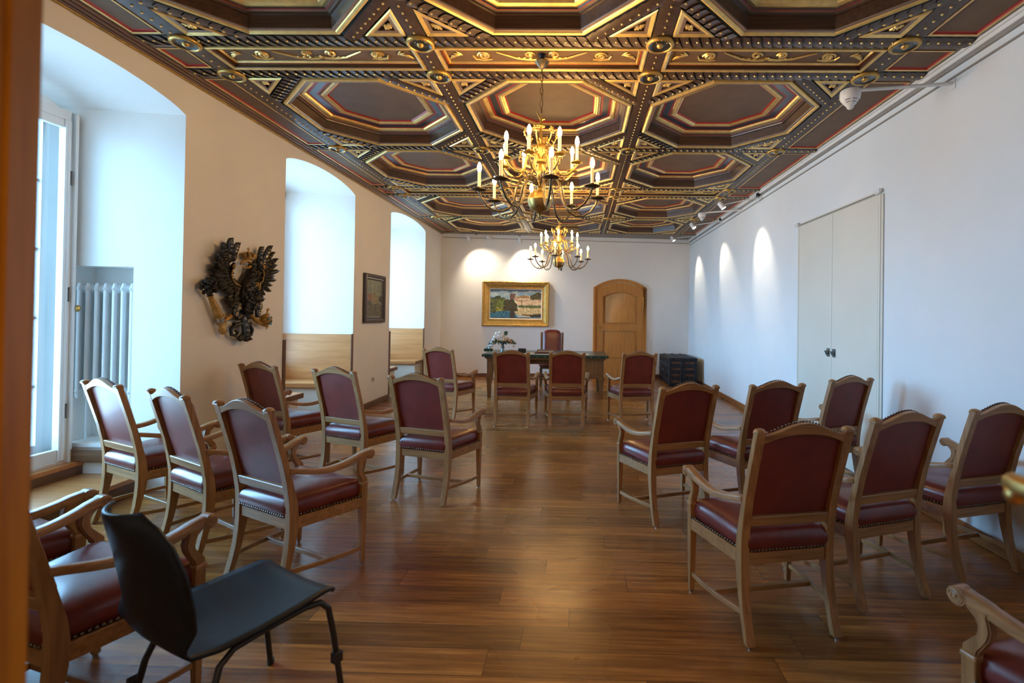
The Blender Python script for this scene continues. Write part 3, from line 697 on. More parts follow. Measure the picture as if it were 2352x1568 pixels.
for (r0, r1) in FRZ:
    for c in range(3):
        loc = ((COLS[c]+COLS[c+1])/2, (ROWS[r0]+ROWS[r1])/2, ZB)
        if fz is None: fz = b.build('frieze_panel', cm, ceil, smooth=40, loc=loc, weld=False, normals=False)
        else: dup(fz, ceil, loc)
# border panels and mouldings at the sides
pf = [(0, .020, 0), (.028, .018, 0), (.030, .010, 1), (.046, .012, 3), (.050, .022, 3), (.066, .024, 5)]
for i in range(len(ROWS)-1):
    y0, y1 = ROWS[i]+.066, ROWS[i+1]-.066
    b = MB(); mould_rect(b, -3.385, -3.100, y0, y1, pf); b.build('border_panel', cm, ceil, smooth=0, weld=False, loc=(0, 0, ZB))
    b = MB(); mould_rect(b, 2.455, 2.868, y0, y1, pf); b.build('border_panel', cm, ceil, smooth=0, weld=False, loc=(0, 0, ZB))
for xx0, xx1 in ((-3.42, 2.87),):
    b = MB(); b.box(-3.42, 2.87, 0.40, ROWS[0]-.07, ZB+.02, ZB+.05); b.build('border_panel', ['c_panel'], ceil)
b = MB()
cp = [(-3.385, .030), (-3.392, .006), (-3.405, .004), (-3.412, .016), (-3.43, .018), (-3.438, .004), (-3.452, .000), (-3.458, .014), (-3.474, .016), (-3.482, .0), (-3.497, -.004), (-3.503, .008)]
b.prism([(x, ZB+z) for x, z in cp]+[(-3.503, ZB+.2), (-3.385, ZB+.2)], 'y', 0.40, yb(XL)+.05)
b.build('cornice', 'darkoak', ceil, smooth=0)
b = MB(); b.tube([(-3.508, 0.40, ZB+.002), (-3.508, yb(XL)+.03, ZB+.002)], .014, 0, 10); b.build('cornice', 'gilt_b', ceil)
b = MB(); b.hexa([(-3.40, ROWS[-1]+.065, ZB+.01), (2.87, ROWS[-1]+.065, ZB+.01), (2.87, yb(2.87)+.1, ZB+.01), (-3.40, yb(-3.4)+.1, ZB+.01)],
                 [(-3.40, ROWS[-1]+.065, ZB+.2), (2.87, ROWS[-1]+.065, ZB+.2), (2.87, yb(2.87)+.1, ZB+.2), (-3.40, yb(-3.4)+.1, ZB+.2)])
b.build('border_panel', 'c_dark', ceil)
# white trims along the right and end walls, thin rails
b = MB(); b.box(2.868, XR, 0.46, yb(XR), 3.645, 3.90); b.box(2.885, XR, 0.46, yb(XR), 3.612, 3.645)
struct(b.build('trim_3', 'white', bevel=0.004))
b = MB(); b.box(XR-.022, XR, 0.46, yb(XR)-.02, 3.588, 3.600); b.box(XR-.016, XR, 0.46, yb(XR)-.02, 3.515, 3.527)
struct(b.build('trim_4', 'rail'))
b = MB()
def bw_(x0, x1, t, z0, z1): b.hexa([(x0, yb(x0)-t, z0), (x1, yb(x1)-t, z0), (x1, yb(x1)+.01, z0), (x0, yb(x0)+.01, z0)], [(x0, yb(x0)-t, z1), (x1, yb(x1)-t, z1), (x1, yb(x1)+.01, z1), (x0, yb(x0)+.01, z1)])
bw_(XL, XR-.06, .06, 3.60, 3.70); bw_(XL+.06, XR-.06, .045, 3.585, 3.60)
struct(b.build('trim_5', 'white', bevel=0.003))
b = MB(); bw_(XL+.03, XR-.03, .02, 3.555, 3.567)
struct(b.build('trim_6', 'rail'))

# ================================================================== CHANDELIERS
def chandelier(loc, off_lo, off_up, label):
    t = thing('chandelier', label, 'chandelier', loc, 0, 'brass chandeliers')
    c = MB()
    c.lathe([(0.0, 0.0), (.010, .004), (.016, .02), (.010, .035), (.022, .045), (.060, .058), (.088, .088), (.098, .128), (.100, .134), (.100, .140), (.097, .144), (.086, .178), (.055, .205), (.026, .215), (.022, .235), (.030, .245), (.030, .255),
             (.020, .262), (.018, .30), (.026, .31), (.034, .335), (.040, .37), (.034, .40), (.024, .415), (.024, .43), (.050, .44), (.052, .455), (.026, .465), (.024, .49), (.036, .51), (.042, .545), (.030, .585), (.020, .60), (.020, .63), (.014, .65), (.010, .70), (.010, .725), (.034, .730), (.034, .736), (.012, .742), (.014, .76), (.010, .78), (.0, .785)], m=0, n=20)
    c.build('central_column', 'brass', t, smooth=40)
    def armset(R_, zp, z_in, off, pts, pan_r, cl, mats):
        first = None
        for i in range(8):
            a = off+i*PI/4
            if first is None:
                am = MB(); am.tube(pts, [.0085]*len(pts), 0, 8)
                k = pts[3]; am.tube([(k[0]+.00, 0, k[2]), (k[0]+.035, 0, k[2]+.03), (k[0]+.065, 0, k[2]+.02), (k[0]+.065, 0, k[2]-.01), (k[0]+.045, 0, k[2]-.012)], [.005, .005, .0045, .004, .006], 0, 6)
                k = pts[1]; am.tube([(k[0], 0, k[2]), (k[0]-.01, 0, k[2]+.045), (k[0]+.03, 0, k[2]+.06), (k[0]+.045, 0, k[2]+.035)], [.005, .005, .0045, .006], 0, 6)
                k = pts[-4]; am.tube([(k[0], 0, k[2]), (k[0]-.03, 0, k[2]+.03), (k[0]-.055, 0, k[2]+.02), (k[0]-.05, 0, k[2]-.002)], [.0045, .0045, .004, .005], 0, 6)
                o = am.build('arm', mats, t, smooth=60)
                p = MB(); p.lathe([(0, -.012), (.008, -.010), (.012, 0), (pan_r*.6, .002), (pan_r, .012), (pan_r, .015), (pan_r*.55, .008), (.014, .010), (.016, .016), (.016, .034), (.0, .034)], (R_, 0, zp), 0, 20)
                p.build('drip_pan', mats, o, smooth=40)
                s_ = MB(); s_.lathe([(0, .030), (.0125, .030), (.0125, .03+cl), (0, .03+cl)], (R_, 0, zp), 0, 14); s_.build('candle_sleeve', 'candle', o, smooth=40)
                u = MB(); u.lathe([(0, 0), (.011, 0), (.0135, .010), (.0165, .022)], (R_, 0, zp+.03+cl), 0, 12); u.build('bulb_collar', 'bulbbase', o, smooth=60)
                u = MB(); u.lathe([(.0165, .022), (.0175, .034), (.0155, .050), (.0105, .066), (.004, .078), (.0005, .081)], (R_, 0, zp+.03+cl), 0, 10); u.build('bulb', 'bulb', o, smooth=60)
                o.rotation_euler = (0, 0, a); first = o
            else: dup(first, t, rz=a)
    lo = [(.020, 0, .248), (.06, 0, .292), (.115, 0, .315), (.165, 0, .285), (.190, 0, .215), (.205, 0, .13), (.240, 0, .062), (.295, 0, .030), (.360, 0, .032), (.420, 0, .070), (.462, 0, .125), (.478, 0, .165)]
    armset(.480, .175, .25, off_lo, lo, .060, .118, 'bronze')
    up = [(.020, 0, .448), (.05, 0, .49), (.085, 0, .50), (.115, 0, .475), (.128, 0, .43), (.140, 0, .375), (.175, 0, .335), (.225, 0, .335), (.268, 0, .365), (.296, 0, .40)]
    armset(.300, .410, .45, off_up, up, .046, .112, 'brass')
    # gilt leaves and flowers on the crown
    f0 = None
    for i in range(6):
        a = i*PI/3+.3
        if f0 is None:
            f = MB(); f.tube([(.015, 0, .60), (.05, 0, .565), (.09, 0, .58), (.115, 0, .625), (.125, 0, .655)], .005, 0, 6)
            for j in range(6):
                q = j*PI/3; f.ell((.130, .020*cos(q), .675+.020*sin(q)), (.006, .014, .010), 0, 6, 4, rot=Matrix.Rotation(q, 3, 'X').to_euler())
            f.ell((.135, 0, .675), (.008, .010, .010), 0, 6, 4)
            f.tube([(.09, 0, .58), (.10, .03, .56), (.115, .035, .58), (.105, .02, .60)], .005, 0, 5); f.tube([(.05, 0, .565), (.06, -.03, .54), (.085, -.03, .55)], .0045, 0, 5)
            f0 = f.build('flower_spray', 'brass', t, smooth=60); f0.rotation_euler = (0, 0, a)
        else: dup(f0, t, rz=a)
    h = MB(); h.tube([(0, 0, .78), (-.012, 0, .80), (-.032, 0, .84), (-.040, 0, .86)], [.007, .006, .005, .003], 0, 6); h.tube([(0, 0, .78), (.02, 0, .79), (.032, 0, .787)], [.006, .005, .006], 0, 6); h.tube([(0, 0, .77), (0, 0, .835)], .007, 0, 8)
    h.build('finial', 'brass', t)
    zt = ZB+.045-loc[2]; n = 7; z0 = .83; ln = (zt-.10-z0)/n
    ch = MB()
    for i in range(n):
        zc = z0+ln*(i+.5); pts = []
        for j in range(13):
            a = 2*PI*j/12; dx = .011*cos(a); dz = (ln*.5+.006)*sin(a)
            pts.append((dx, 0, zc+dz) if i % 2 else (0, dx, zc+dz))
        ch.tube(pts, .003, 0, 6, cap=False)
    ch.tube([(.004, .003, z0), (.010, .004, z0+.15), (.003, .010, zt-.06)], .0022, 0, 5)
    ch.build('chain', 'bronze', t)
    cp_ = MB(); cp_.lathe([(.006, zt-.115), (.014, zt-.105), (.028, zt-.095), (.045, zt-.070), (.056, zt-.058), (.054, zt-.052), (.030, zt-.060), (.008, zt-.05)], m=0, n=24, wob=(.06, 8))
    cp_.build('canopy', 'bronze', t); 
    cp_ = MB(); cp_.lathe([(.016, zt-.055), (.022, zt-.04), (.018, zt-.02), (.030, zt), (.0, zt)], m=0, n=12); cp_.build('ceiling_hook', 'iron', t)
    return t
chandelier((-0.322, 3.80, 2.385), math.radians(-90+14), math.radians(-90-12), 'large brass chandelier with sixteen lit candle bulbs nearest the viewer')
chandelier((-0.335, 7.906, 2.355), math.radians(-90-5), math.radians(-90), 'brass chandelier with lit candle bulbs farther away, hanging before the desk')

# ================================================================== SPOTLIGHTS AND SMOKE DETECTORS
def aim(direction):
    return Vector(direction).normalized().to_track_quat('-Z', 'Y').to_euler()
def spot_fitting(base, head, target, label, energy, lit=True, angle=52, wallx=True, group='track spotlights'):
    t = thing('spotlight', label, 'spotlight', base, 0, group)
    H_ = Vector(head)-Vector(base); d = (Vector(target)-Vector(head)).normalized()
    b = MB()
    if wallx: b.box(-.012, .0, -.03, .03, -.03, .03); b.tube([(-.005, .04, -.01), (-.02, .045, -.06)], .008, 0, 6)
    else: b.box(-.03, .03, -.0, .012, -.03, .03)
    b.build('mount', 'lampwhite', t, bevel=.003)
    b = MB(); b.box(-.075, -.03, -.035, .02, .02, .07) if wallx else b.box(-.03, .03, -.07, -.02, .03, .075)
    b.build('driver_box', 'black', t, bevel=.003)
    b = MB(); b.tube([(0, 0, 0), tuple(H_*.5+Vector((0, 0, .01))), tuple(H_)], .008, 0, 8); b.build('rod', 'lampwhite', t)
    q = d.to_track_quat('Z', 'Y').to_matrix().to_4x4(); q.translation = H_-d*.05
    b = MB(); b.off = q; b.lathe([(0, -.01), (.038, -.01), (.045, .0), (.045, .115), (.041, .115), (.039, .10), (.0, .10)], m=0, n=20)
    hd = b.build('lamp_head', 'lampwhite', t, smooth=40)
    b = MB(); b.off = q; b.lathe([(0, .1005), (.036, .1005), (.036, .103), (0, .103)], m=0, n=16); b.build('lens', 'lens' if lit else 'glass', hd)
    if lit:
        l = bpy.data.lights.new('spot_beam', 'SPOT'); l.energy = energy; l.spot_size = math.radians(angle); l.spot_blend = 0.7 if wallx else 1.0; l.color = (1.0, 0.83, 0.62); l.shadow_soft_size = 0.03
        lo = bpy.data.objects.new('spot_beam', l); C.objects.link(lo); lo.location = Vector(head)+d*.07; lo.rotation_euler = aim(d)
    return t
spot_fitting((XR, 7.74, 3.56), (2.33, 7.86, 3.46), (2.93, 7.66, 2.58), 'white cylinder spotlight on a rod, nearest of the three lighting the right wall', SPOT_R)
spot_fitting((XR, 9.78, 3.58), (2.37, 10.0, 3.53), (2.93, 9.55, 2.58), 'white cylinder spotlight on a rod, middle of the three on the right wall', SPOT_R)
spot_fitting((XR, 11.80, 3.62), (2.33, 11.9, 3.57), (2.93, 11.62, 2.50), 'white cylinder spotlight on a rod, on the right wall nearest the end wall', SPOT_R, angle=54)
def on_back(x, off): return (x+0.0866*off, yb(x)-off)
x_, y_ = on_back(-2.64, .0); hx_, hy_ = on_back(-2.78, .42)
spot_fitting((x_, y_, 3.61), (hx_, hy_, 3.50), (-2.05, yb(-2.0), 1.7), 'white spotlight on the end wall above the left corner of the castle painting', SPOT_B, angle=112, wallx=False)
x_, y_ = on_back(-1.54, .0); hx_, hy_ = on_back(-1.52, .30)
spot_fitting((x_, y_, 3.61), (hx_, hy_, 3.49), (-1.05, yb(-1.0), 1.7), 'white spotlight on the end wall above the middle of the castle painting', SPOT_B, angle=116, wallx=False)

def detector(base, head, r, label, wallx=True):
    t = thing('smoke_detector', label, 'smoke detector', base, 0, 'smoke detectors')
    H_ = Vector(head)-Vector(base)
    b = MB()
    if wallx: b.box(-.008, 0, -.03, .03, -.04, .04); b.tube([(0, 0, .01), (H_.x, H_.y, H_.z)], .014, 0, 10)
    else: b.box(-.03, .03, 0, .01, -.04, .04); b.tube([(0, 0, .01), (H_.x, H_.y, H_.z)], .012, 0, 10)
    b.build('support_arm', 'lampwhite', t)
    b = MB(); b.lathe([(0, .01), (r*.95, .01), (r, -.005), (r, -.03), (r*.93, -.055), (r*.68, -.085), (r*.40, -.105), (r*.30, -.125), (r*.12, -.135), (0, -.136)], tuple(H_+Vector((0, 0, -.015))), 0, 24)
    hd = b.build('detector_head', 'lampwhite', t, smooth=35)
    b = MB()
    for z, rr in ((-.072, .80), (-.088, .64)):
        for a0 in (3.6, 4.5, 5.4, .3, 1.2, 2.1):
            b.tube([(H_.x+r*rr*cos(a0+q*.12), H_.y+r*rr*sin(a0+q*.12), H_.z-.015+z) for q in range(6)], .003, 0, 5)
    b.build('vent_slot', 'grey', hd)
detector((XR, 3.80, 3.47), (2.13, 3.80, 3.42), .075, 'white smoke detector on a long white arm, close to the viewer at upper right')
detector((XR, 8.62, 3.55), (2.29, 8.95, 3.57), .072, 'white smoke detector on an arm among the right wall spotlights')
x_, y_ = on_back(-2.25, 0); hx_, hy_ = on_back(-2.33, .18)
detector((x_, y_, 3.53), (hx_, hy_, 3.60), .055, 'small white smoke detector on the end wall between two spotlights', wallx=False)

# ================================================================== ARMCHAIRS
def chair_profile(z):      # y of the back post centre line
    P_ = [(0, -.005), (.10, .028), (.20, .052), (.32, .072), (.42, .078), (.52, .070), (.70, .035), (.90, -.020), (1.08, -.072)]
    for (z0, y0), (z1, y1) in zip(P_, P_[1:]):
        if z <= z1: return y0+(y1-y0)*(z-z0)/(z1-z0)
    return P_[-1][1]
def make_armchair():
    t = thing('armchair', '', 'armchair')
    zz = [0.012, .06, .12, .2, .28, .36, .44, .52, .62, .74, .86, .98, 1.055]
    def dep(z): return .034+.022*math.exp(-((z-.42)/.17)**2)
    for s_ in (-1, 1):
        b = MB(); f_ = [(chair_profile(z)+dep(z)/2, z) for z in zz]; k_ = [(chair_profile(z)-dep(z)/2, z) for z in zz]
        xi, xo = sorted((s_*.214, s_*.260))
        # slight inward taper towards the foot
        vs = []
        for (yf, z), (yk, _) in zip(f_, k_):
            w0, w1 = (xi+.006*(1 if s_ > 0 else 0) if z < .3 else xi), xo
            vs += [(xi, yf, z), (xo, yf, z), (xo, yk, z), (xi, yk, z)]
        n = len(zz); fs = [(0, 1, 2, 3), tuple(4*(n-1)+i for i in (3, 2, 1, 0))]
        for i in range(n-1):
            for j in range(4): fs.append((4*i+j, 4*i+4+j, 4*i+4+(j+1) % 4, 4*i+(j+1) % 4))
        b.add(vs, fs)
        yt = chair_profile(1.06)
        b.box(xi-.002, xo+.002, yt-.021, yt+.021, 1.052, 1.064); b.lathe([(.030, 0), (.030, .004), (.022, .012), (.008, .017), (0, .018)], ((xi+xo)/2, yt, 1.063), 0, 8)
        b.build('back_leg', 'oak_z', t, bevel=.0035)
        g = MB(); g.lathe([(.011, 0), (.012, .012), (0, .012)], ((xi+xo)/2, -.005, 0), 0, 10); g.build('glide', 'glide', t)
        # front leg with the curved arm support growing out of it
        b = MB(); xc = s_*.312
        def lv(z, w, y, xx=xc): return [(xx-w/2, y-w/2, z), (xx+w/2, y-w/2, z), (xx+w/2, y+w/2, z), (xx-w/2, y+w/2, z)]
        sec = [lv(.012, .028, .498), lv(.20, .035, .496), lv(.37, .042, .494), lv(.505, .044, .494), lv(.51, .050, .494), lv(.522, .050, .494), lv(.527, .043, .494)]
        vs = [p for q in sec for p in q]; n = len(sec); fs = [(3, 2, 1, 0), tuple(4*(n-1)+i for i in (0, 1, 2, 3))]
        for i in range(n-1):
            for j in range(4): fs.append((4*i+j, 4*i+(j+1) % 4, 4*i+4+(j+1) % 4, 4*i+4+j))
        b.add(vs, fs); b.build('front_leg', 'oak_z', t, bevel=.003)
        g = MB(); g.lathe([(.011, 0), (.012, .012), (0, .012)], (xc, .498, 0), 0, 10); g.build('glide', 'glide', t)
        b = MB(); pts = [(.524, .494, .046), (.545, .490, .048), (.570, .472, .044), (.600, .452, .036), (.630, .444, .036), (.655, .450, .042), (.675, .462, .060), (.690, .470, .090)]
        vs = []; 
        for i, (z, y, d) in enumerate(pts):
            x_c = xc+s_*.018*(i/7); w_ = .036+.004*(i/7)
            vs += [(x_c-w_/2, y-d/2, z), (x_c+w_/2, y-d/2, z), (x_c+w_/2, y+d/2, z), (x_c-w_/2, y+d/2, z)]
        n = len(pts); fs = [(3, 2, 1, 0), tuple(4*(n-1)+i for i in (0, 1, 2, 3))]
        for i in range(n-1):
            for j in range(4): fs.append((4*i+j, 4*i+(j+1) % 4, 4*i+4+(j+1) % 4, 4*i+4+j))
        b.add(vs, fs); b.build('arm_support', 'oak_z', t, bevel=.005, seg=2)
        # armrest : dips in the middle and rolls over in a scroll at the front
        b = MB(); A = []
        for i in range(15):
            u = i/14; y = .045+(.520-.045)*u
            z = .722-.050*sin(PI*min(1, u*1.0))**1.3*(1-.25*u)+.004*u if u < .8 else .722-.050*sin(PI*u)**1.3*.75+.006
            x_c = s_*(.245+(.330-.245)*(u**.75)); w_ = .040+.016*u; h_ = .030+.006*u
            A.append((x_c, y, z, w_, h_))
        vs = []
        for x_c, y, z, w_, h_ in A:
            for (dx, dz) in ((-.5, -1), (.5, -1), (.5, -.25), (.36, 0), (-.36, 0), (-.5, -.25)): vs.append((x_c+dx*w_, y, z+dz*h_))
        n = len(A); k = 6; fs = [tuple(range(k))[::-1], tuple(range((n-1)*k, n*k))]
        for i in range(n-1):
            for j in range(k): fs.append((i*k+j, i*k+(j+1) % k, (i+1)*k+(j+1) % k, (i+1)*k+j))
        b.add(vs, fs)
        x_c = s_*.330
        b.lathe([(0, -.029), (.024, -.029), (.0245, -.025), (.030, -.025), (.0305, .025), (.0245, .025), (.024, .029), (0, .029)], (x_c, .518, .700), 0, 18, 'x')
        for sd in (-1, 1):     # carved spiral on both cheeks
            sp = [(x_c+sd*.029, .518+(.022-.016*i/16)*cos(i*.7), .700+(.022-.016*i/16)*sin(i*.7)) for i in range(17)]
            b.tube(sp, .0028, 0, 5); b.ell((x_c+sd*.030, .518, .700), (.004, .006, .006), 0, 6, 4)
        b.build('armrest', 'oak_y', t, bevel=.0025)
        # side stretcher, bowed outwards
        b = MB(); vs = []; n = 9
        for i in range(n):
            u = i/(n-1); y = .045+(.478-.045)*u; x_c = s_*(.238+(.312-.238)*u+.018*sin(PI*u)); z = .138-.030*u
            vs += [(x_c-.009, y, z-.013), (x_c+.009, y, z-.013), (x_c+.009, y, z+.013), (x_c-.009, y, z+.013)]
        fs = [(0, 1, 2, 3), tuple(4*(n-1)+i for i in (3, 2, 1, 0))]
        for i in range(n-1):
            for j in range(4): fs.append((4*i+j, 4*i+(j+1) % 4, 4*i+4+(j+1) % 4, 4*i+4+j))
        b.add(vs, fs); b.build('stretcher', 'oak_y', t, bevel=.003)
    b = MB(); b.box(-.288, .288, .262, .282, .108, .136); b.build('stretcher', 'oak_x', t, bevel=.003)
    # seat rails (a tapering frame)
    b = MB(); z0, z1 = .368, .434
    b.box(-.215, .215, .056, .080, z0, z1); b.box(-.290, .290, .484, .508, z0, z1)
    for s_ in (-1, 1): b.hexa([(s_*.238, .10, z0), (s_*.258, .10, z0), (s_*.330, .475, z0), (s_*.308, .475, z0)], [(s_*.238, .10, z1), (s_*.258, .10, z1), (s_*.330, .475, z1), (s_*.308, .475, z1)])
    b.build('seat_rail', 'oak_x', t, bevel=.003)
    # seat cushion
    b = MB()
    def cush(u, v, lay):
        a = -1+2*u; c = v
        yy_ = .048+c*.462; hw = .232+.082*c
        return a*hw, yy_
    NU, NV = 12, 12; vs = []; top = {}
    for lay, (zz_, ins) in enumerate([(.428, .004), (.440, -.004), (.462, -.012), (.486, -.010), (.504, .004)]):
        pass
    layers = [(.425, .006), (.440, -.002), (.465, -.010), (.495, -.011), (.520, -.002), (.536, .014), (.548, .040), (.557, .08), (.564, .14), (.567, .23)]
    rings = []
    for z, ins in layers:
        hwb, hwf, y0, y1 = .226-ins, .308-ins, .052+ins, .512-ins*1.05
        if y1-y0 < .02: y0 = y1 = (y0+y1)/2
        rg = []; R_ = .035
        cor = [(-hwb, y0), (hwb, y0), (hwf, y1), (-hwf, y1)]
        for i in range(4):
            p0, p1, p2 = Vector(cor[i-1]), Vector(cor[i]), Vector(cor[(i+1) % 4])
            d0, d1 = (p0-p1).normalized(), (p2-p1).normalized(); rr = min(R_, (p0-p1).length*.4, (p2-p1).length*.4)
            a_, c_ = p1+d0*rr, p1+d1*rr
            for q in range(4):
                w_ = q/3; pt = a_*(1-w_)**2+p1*2*w_*(1-w_)+c_*w_**2; rg.append((pt.x, pt.y, z))
        rings.append(rg)
    k = len(rings[0]); vs = [p for r_ in rings for p in r_]; fs = [tuple(range(k))[::-1], tuple(range((len(rings)-1)*k, len(rings)*k))]
    for i in range(len(rings)-1):
        for j in range(k): fs.append((i*k+j, i*k+(j+1) % k, (i+1)*k+(j+1) % k, (i+1)*k+j))
    b.add(vs, fs); b.build('seat_cushion', 'leather', t, smooth=60)
    # nails round the seat
    b = MB()
    def nl(x, y, z, nx, ny): b.ell((x+nx*.002, y+ny*.002, z), (.0078, .0078, .0072), 0, 6, 4)
    for i in range(22): nl(-.205+.41*i/21, .050, .443, 0, -1)
    b.build('nail_row', 'nail', t, smooth=60); b = MB()
    for i in range(28): nl(-.285+.57*i/27, .512, .443, 0, 1)
    b.build('nail_row', 'nail', t, smooth=60)
    for s_ in (-1, 1):
        b = MB()
        for i in range(21):
            u = i/20; nl(s_*(.243+(.325-.243)*u), .10+.375*u, .443, s_, 0)
        b.build('nail_row', 'nail', t, smooth=60)
    # crest rail and lower back rail
    def crest(u): return 1.028+.072*max(0, cos(PI*u*.94))**.85 if abs(u) < 1 else 1.028
    us = [-1+i/8 for i in range(17)]
    hi = [(u*.216, 1.044+.060*(0.5+0.5*cos(PI*u))**.85) for u in us]
    lo = [(u*.216, 1.000+.046*(1-abs(u)**2.2)) for u in us]
    b = MB(); lean = Matrix.Translation((0, 0, 0))
    sh_ = Matrix(((1, 0, 0, 0), (0, 1, -.283, 0), (0, 0, 1, 0), (0, 0, 0, 1)))   # follow the lean of the posts
    yo = chair_profile(.98)+.283*.98
    b.off = Matrix.Translation((0, yo, 0)) @ sh_
    b.strip(lo, hi, 'y', -.016, .016); b.build('crest_rail', 'oak_x', t, bevel=.003)
    b = MB(); b.off = Matrix.Translation((0, chair_profile(.595)+.20*.595, 0)) @ Matrix(((1, 0, 0, 0), (0, 1, -.20, 0), (0, 0, 1, 0), (0, 0, 0, 1)))
    b.box(-.216, .216, -.018, .016, .565, .617); b.build('lower_back_rail', 'oak_x', t, bevel=.004)
    # leather: recessed rear panel and stuffed front panel with nails along its top
    b = MB(); sh2 = Matrix(((1, 0, 0, 0), (0, 1, -.262, 0), (0, 0, 1, 0), (0, 0, 0, 1))); y2 = chair_profile(.80)+.262*.80
    b.off = Matrix.Translation((0, y2+.004, 0)) @ sh2
    outl = [(-.217, .600)]+[(.217, .600)]+[(x, z+.006) for x, z in reversed(lo)]
    bmn = 10
    def rp(u, v):
        x = -.217+.434*u; zt = 1.000+.046*(1-abs(2*u-1)**2.2)+.006; z = .60+(zt-.60)*v
        return (x, -.004*sin(PI*u)*sin(PI*v), z)
    b.grid(rp, 12, 8); 
    b.build('back_panel', 'leather_back', t, smooth=60, normals=False)
    b = MB(); b.off = Matrix.Translation((0, y2+.008, 0)) @ sh2
    def fp(u, v):
        x = -.232+.464*u; zt = 1.040+.064*(0.5+0.5*cos(PI*(2*u-1)))**.85; z = .585+(zt-.585)*v
        e = min(u, 1-u, v, 1-v)
        return (x, .012+.030*min(1, e*7)**.5, z)
    b.grid(fp, 14, 12)
    n_ = 14; edge_f = [fp(i/n_, 1) for i in range(n_+1)]
    b.add([(x, .012, z) for x, y, z in edge_f]+[(x, .004, z-.004) for x, y, z in edge_f], [(i, i+1, n_+2+i, n_+1+i) for i in range(n_)])
    b.build('back_cushion', 'leather', t, smooth=60)
    b = MB(); b.off = Matrix.Translation((0, y2+.008, 0)) @ sh2
    for i in range(27):
        x, y, z = fp(i/26, 1); b.ell((x, .010, z+.002), (.0058, .0058, .0058), 0, 6, 4)
    b.build('nail_row', 'nail', t, smooth=60)
    return t
rad = math.radians
A0 = 'oak armchair with red leather seat and back, '
CHAIRS = [
 (-1.85, 2.70, -25.0, 'red armchair, right end of the nearest full row on the left'),
 (-2.58, 3.04, -28.0, 'red armchair, middle of the nearest full row on the left'),
 (-3.37, 3.39, -23.5, 'red armchair nearest the radiator, left end of its row'),
 (-1.33, 4.00, -14.9, 'red armchair beside the aisle, right end of the second left row'),
 (-2.19, 4.34, -20.5, 'red armchair in the middle of the second left row'),
 (-3.10, 4.65, -20.8, 'red armchair below the eagle, left end of the second left row'),
 (-2.07, 7.12, -15.0, 'red armchair turned right, far left of the row facing the desk'),
 (-0.94, 6.81, -0.7, 'red armchair before the desk, directly in front of the flowers'),
 (-0.15, 6.88, 2.3, 'red armchair before the desk, right of the one facing the flowers'),
 (0.89, 6.96, 10.5, 'red armchair right of the desk, in front of the black iron chest'),
 (0.84, 3.73, 20.1, 'red armchair beside the aisle, left end of the second right row'),
 (1.60, 3.94, 17.1, 'red armchair in the middle of the second right row'),
 (2.43, 4.37, 22.1, 'red armchair against the flush double door, right end of its row'),
 (1.09, 2.39, 11.3, 'largest red armchair at right, beside the aisle, seen whole'),
 (1.81, 2.73, 18.9, 'red armchair in the middle of the nearest full row on the right'),
 (2.60, 3.04, 16.5, "red armchair cut by the right picture edge, its row's right end"),
 (-2.03, 1.60, -15.0, 'red armchair at lower left, directly behind the black plywood chair'),
 (-2.84, 1.88, -20.0, 'red armchair at far lower left, mostly hidden by the door jamb'),
 (1.745, 1.205, 17.0, 'red armchair in the lower right corner with only one scrolled armrest showing'),
]
ch0 = make_armchair()
for i, (x, y, a, lab) in enumerate(CHAIRS):
    o = ch0 if i == 0 else dup(ch0)
    o.location = (x, y, 0); o.rotation_euler = (0, 0, rad(a)); o['label'] = lab; o['category'] = 'armchair'; o['group'] = 'red leather armchairs set out in rows'

# ================================================================== BLACK PLYWOOD CHAIR
t = thing('plywood_chair', 'black moulded plywood chair with slim black steel legs in the left foreground', 'chair', (-1.263, 1.803, 0), rad(-27)); t.scale = (1.08, 1.08, 1.08)
def shell(u, v):     # v runs from the front edge over the seat and up the back
    P_ = [(.215, .425, .195), (.205, .440, .205), (.17, .451, .212), (.07, .449, .222), (-.06, .446, .224), (-.18, .450, .220), (-.250, .464, .212), (-.282, .500, .212), (-.296, .555, .226), (-.308, .63, .238), (-.326, .73, .234), (-.350, .82, .208), (-.366, .87, .162), (-.375, .898, .09)]
    f = v*(len(P_)-1); i = min(int(f), len(P_)-2); w_ = f-i
    y, z, hw = [P_[i][k]*(1-w_)+P_[i+1][k]*w_ for k in range(3)]
    a = 2*u-1; c = a*a
    back = min(1, max(0, (v-.5)/.12))
    return (a*hw, y+back*.050*c, z+(1-back)*.014*c)
b = MB(); b.grid(shell, 14, 52)
o = b.build('seat_shell', 'blackply', t, smooth=60, normals=False)
sd = o.modifiers.new('thickness', 'SOLIDIFY'); sd.thickness = .011; sd.offset = 0
b = MB()
for s_ in (-1, 1):
    b.tube([(s_*.235, .235, .01), (s_*.222, .195, .30), (s_*.214, .178, .40), (s_*.206, .150, .432), (s_*.196, .10, .436), (s_*.180, -.02, .428), (s_*.176, -.12, .420), (s_*.186, -.165, .395), (s_*.205, -.20, .30), (s_*.235, -.255, .01)], .0105, 0, 10)
    b.box(*sorted((s_*.222, s_*.250)), .185, .215, .20, .235); b.box(*sorted((s_*.212, s_*.244)), -.235, -.205, .20, .245)
b.tube([(-.190, .06, .430), (.190, .06, .430)], .009, 0, 8); b.tube([(-.18, -.08, .424), (.18, -.08, .424)], .009, 0, 8)
b.build('leg_frame', 'black', t, smooth=60)
for sx_ in (-1, 1):
    for sy_ in (.237, -.257): MB().lathe([(.013, 0), (.014, .02), (0, .02)], (sx_*.2355, sy_, 0), 0, 10).build('foot_cap', 'black', t)

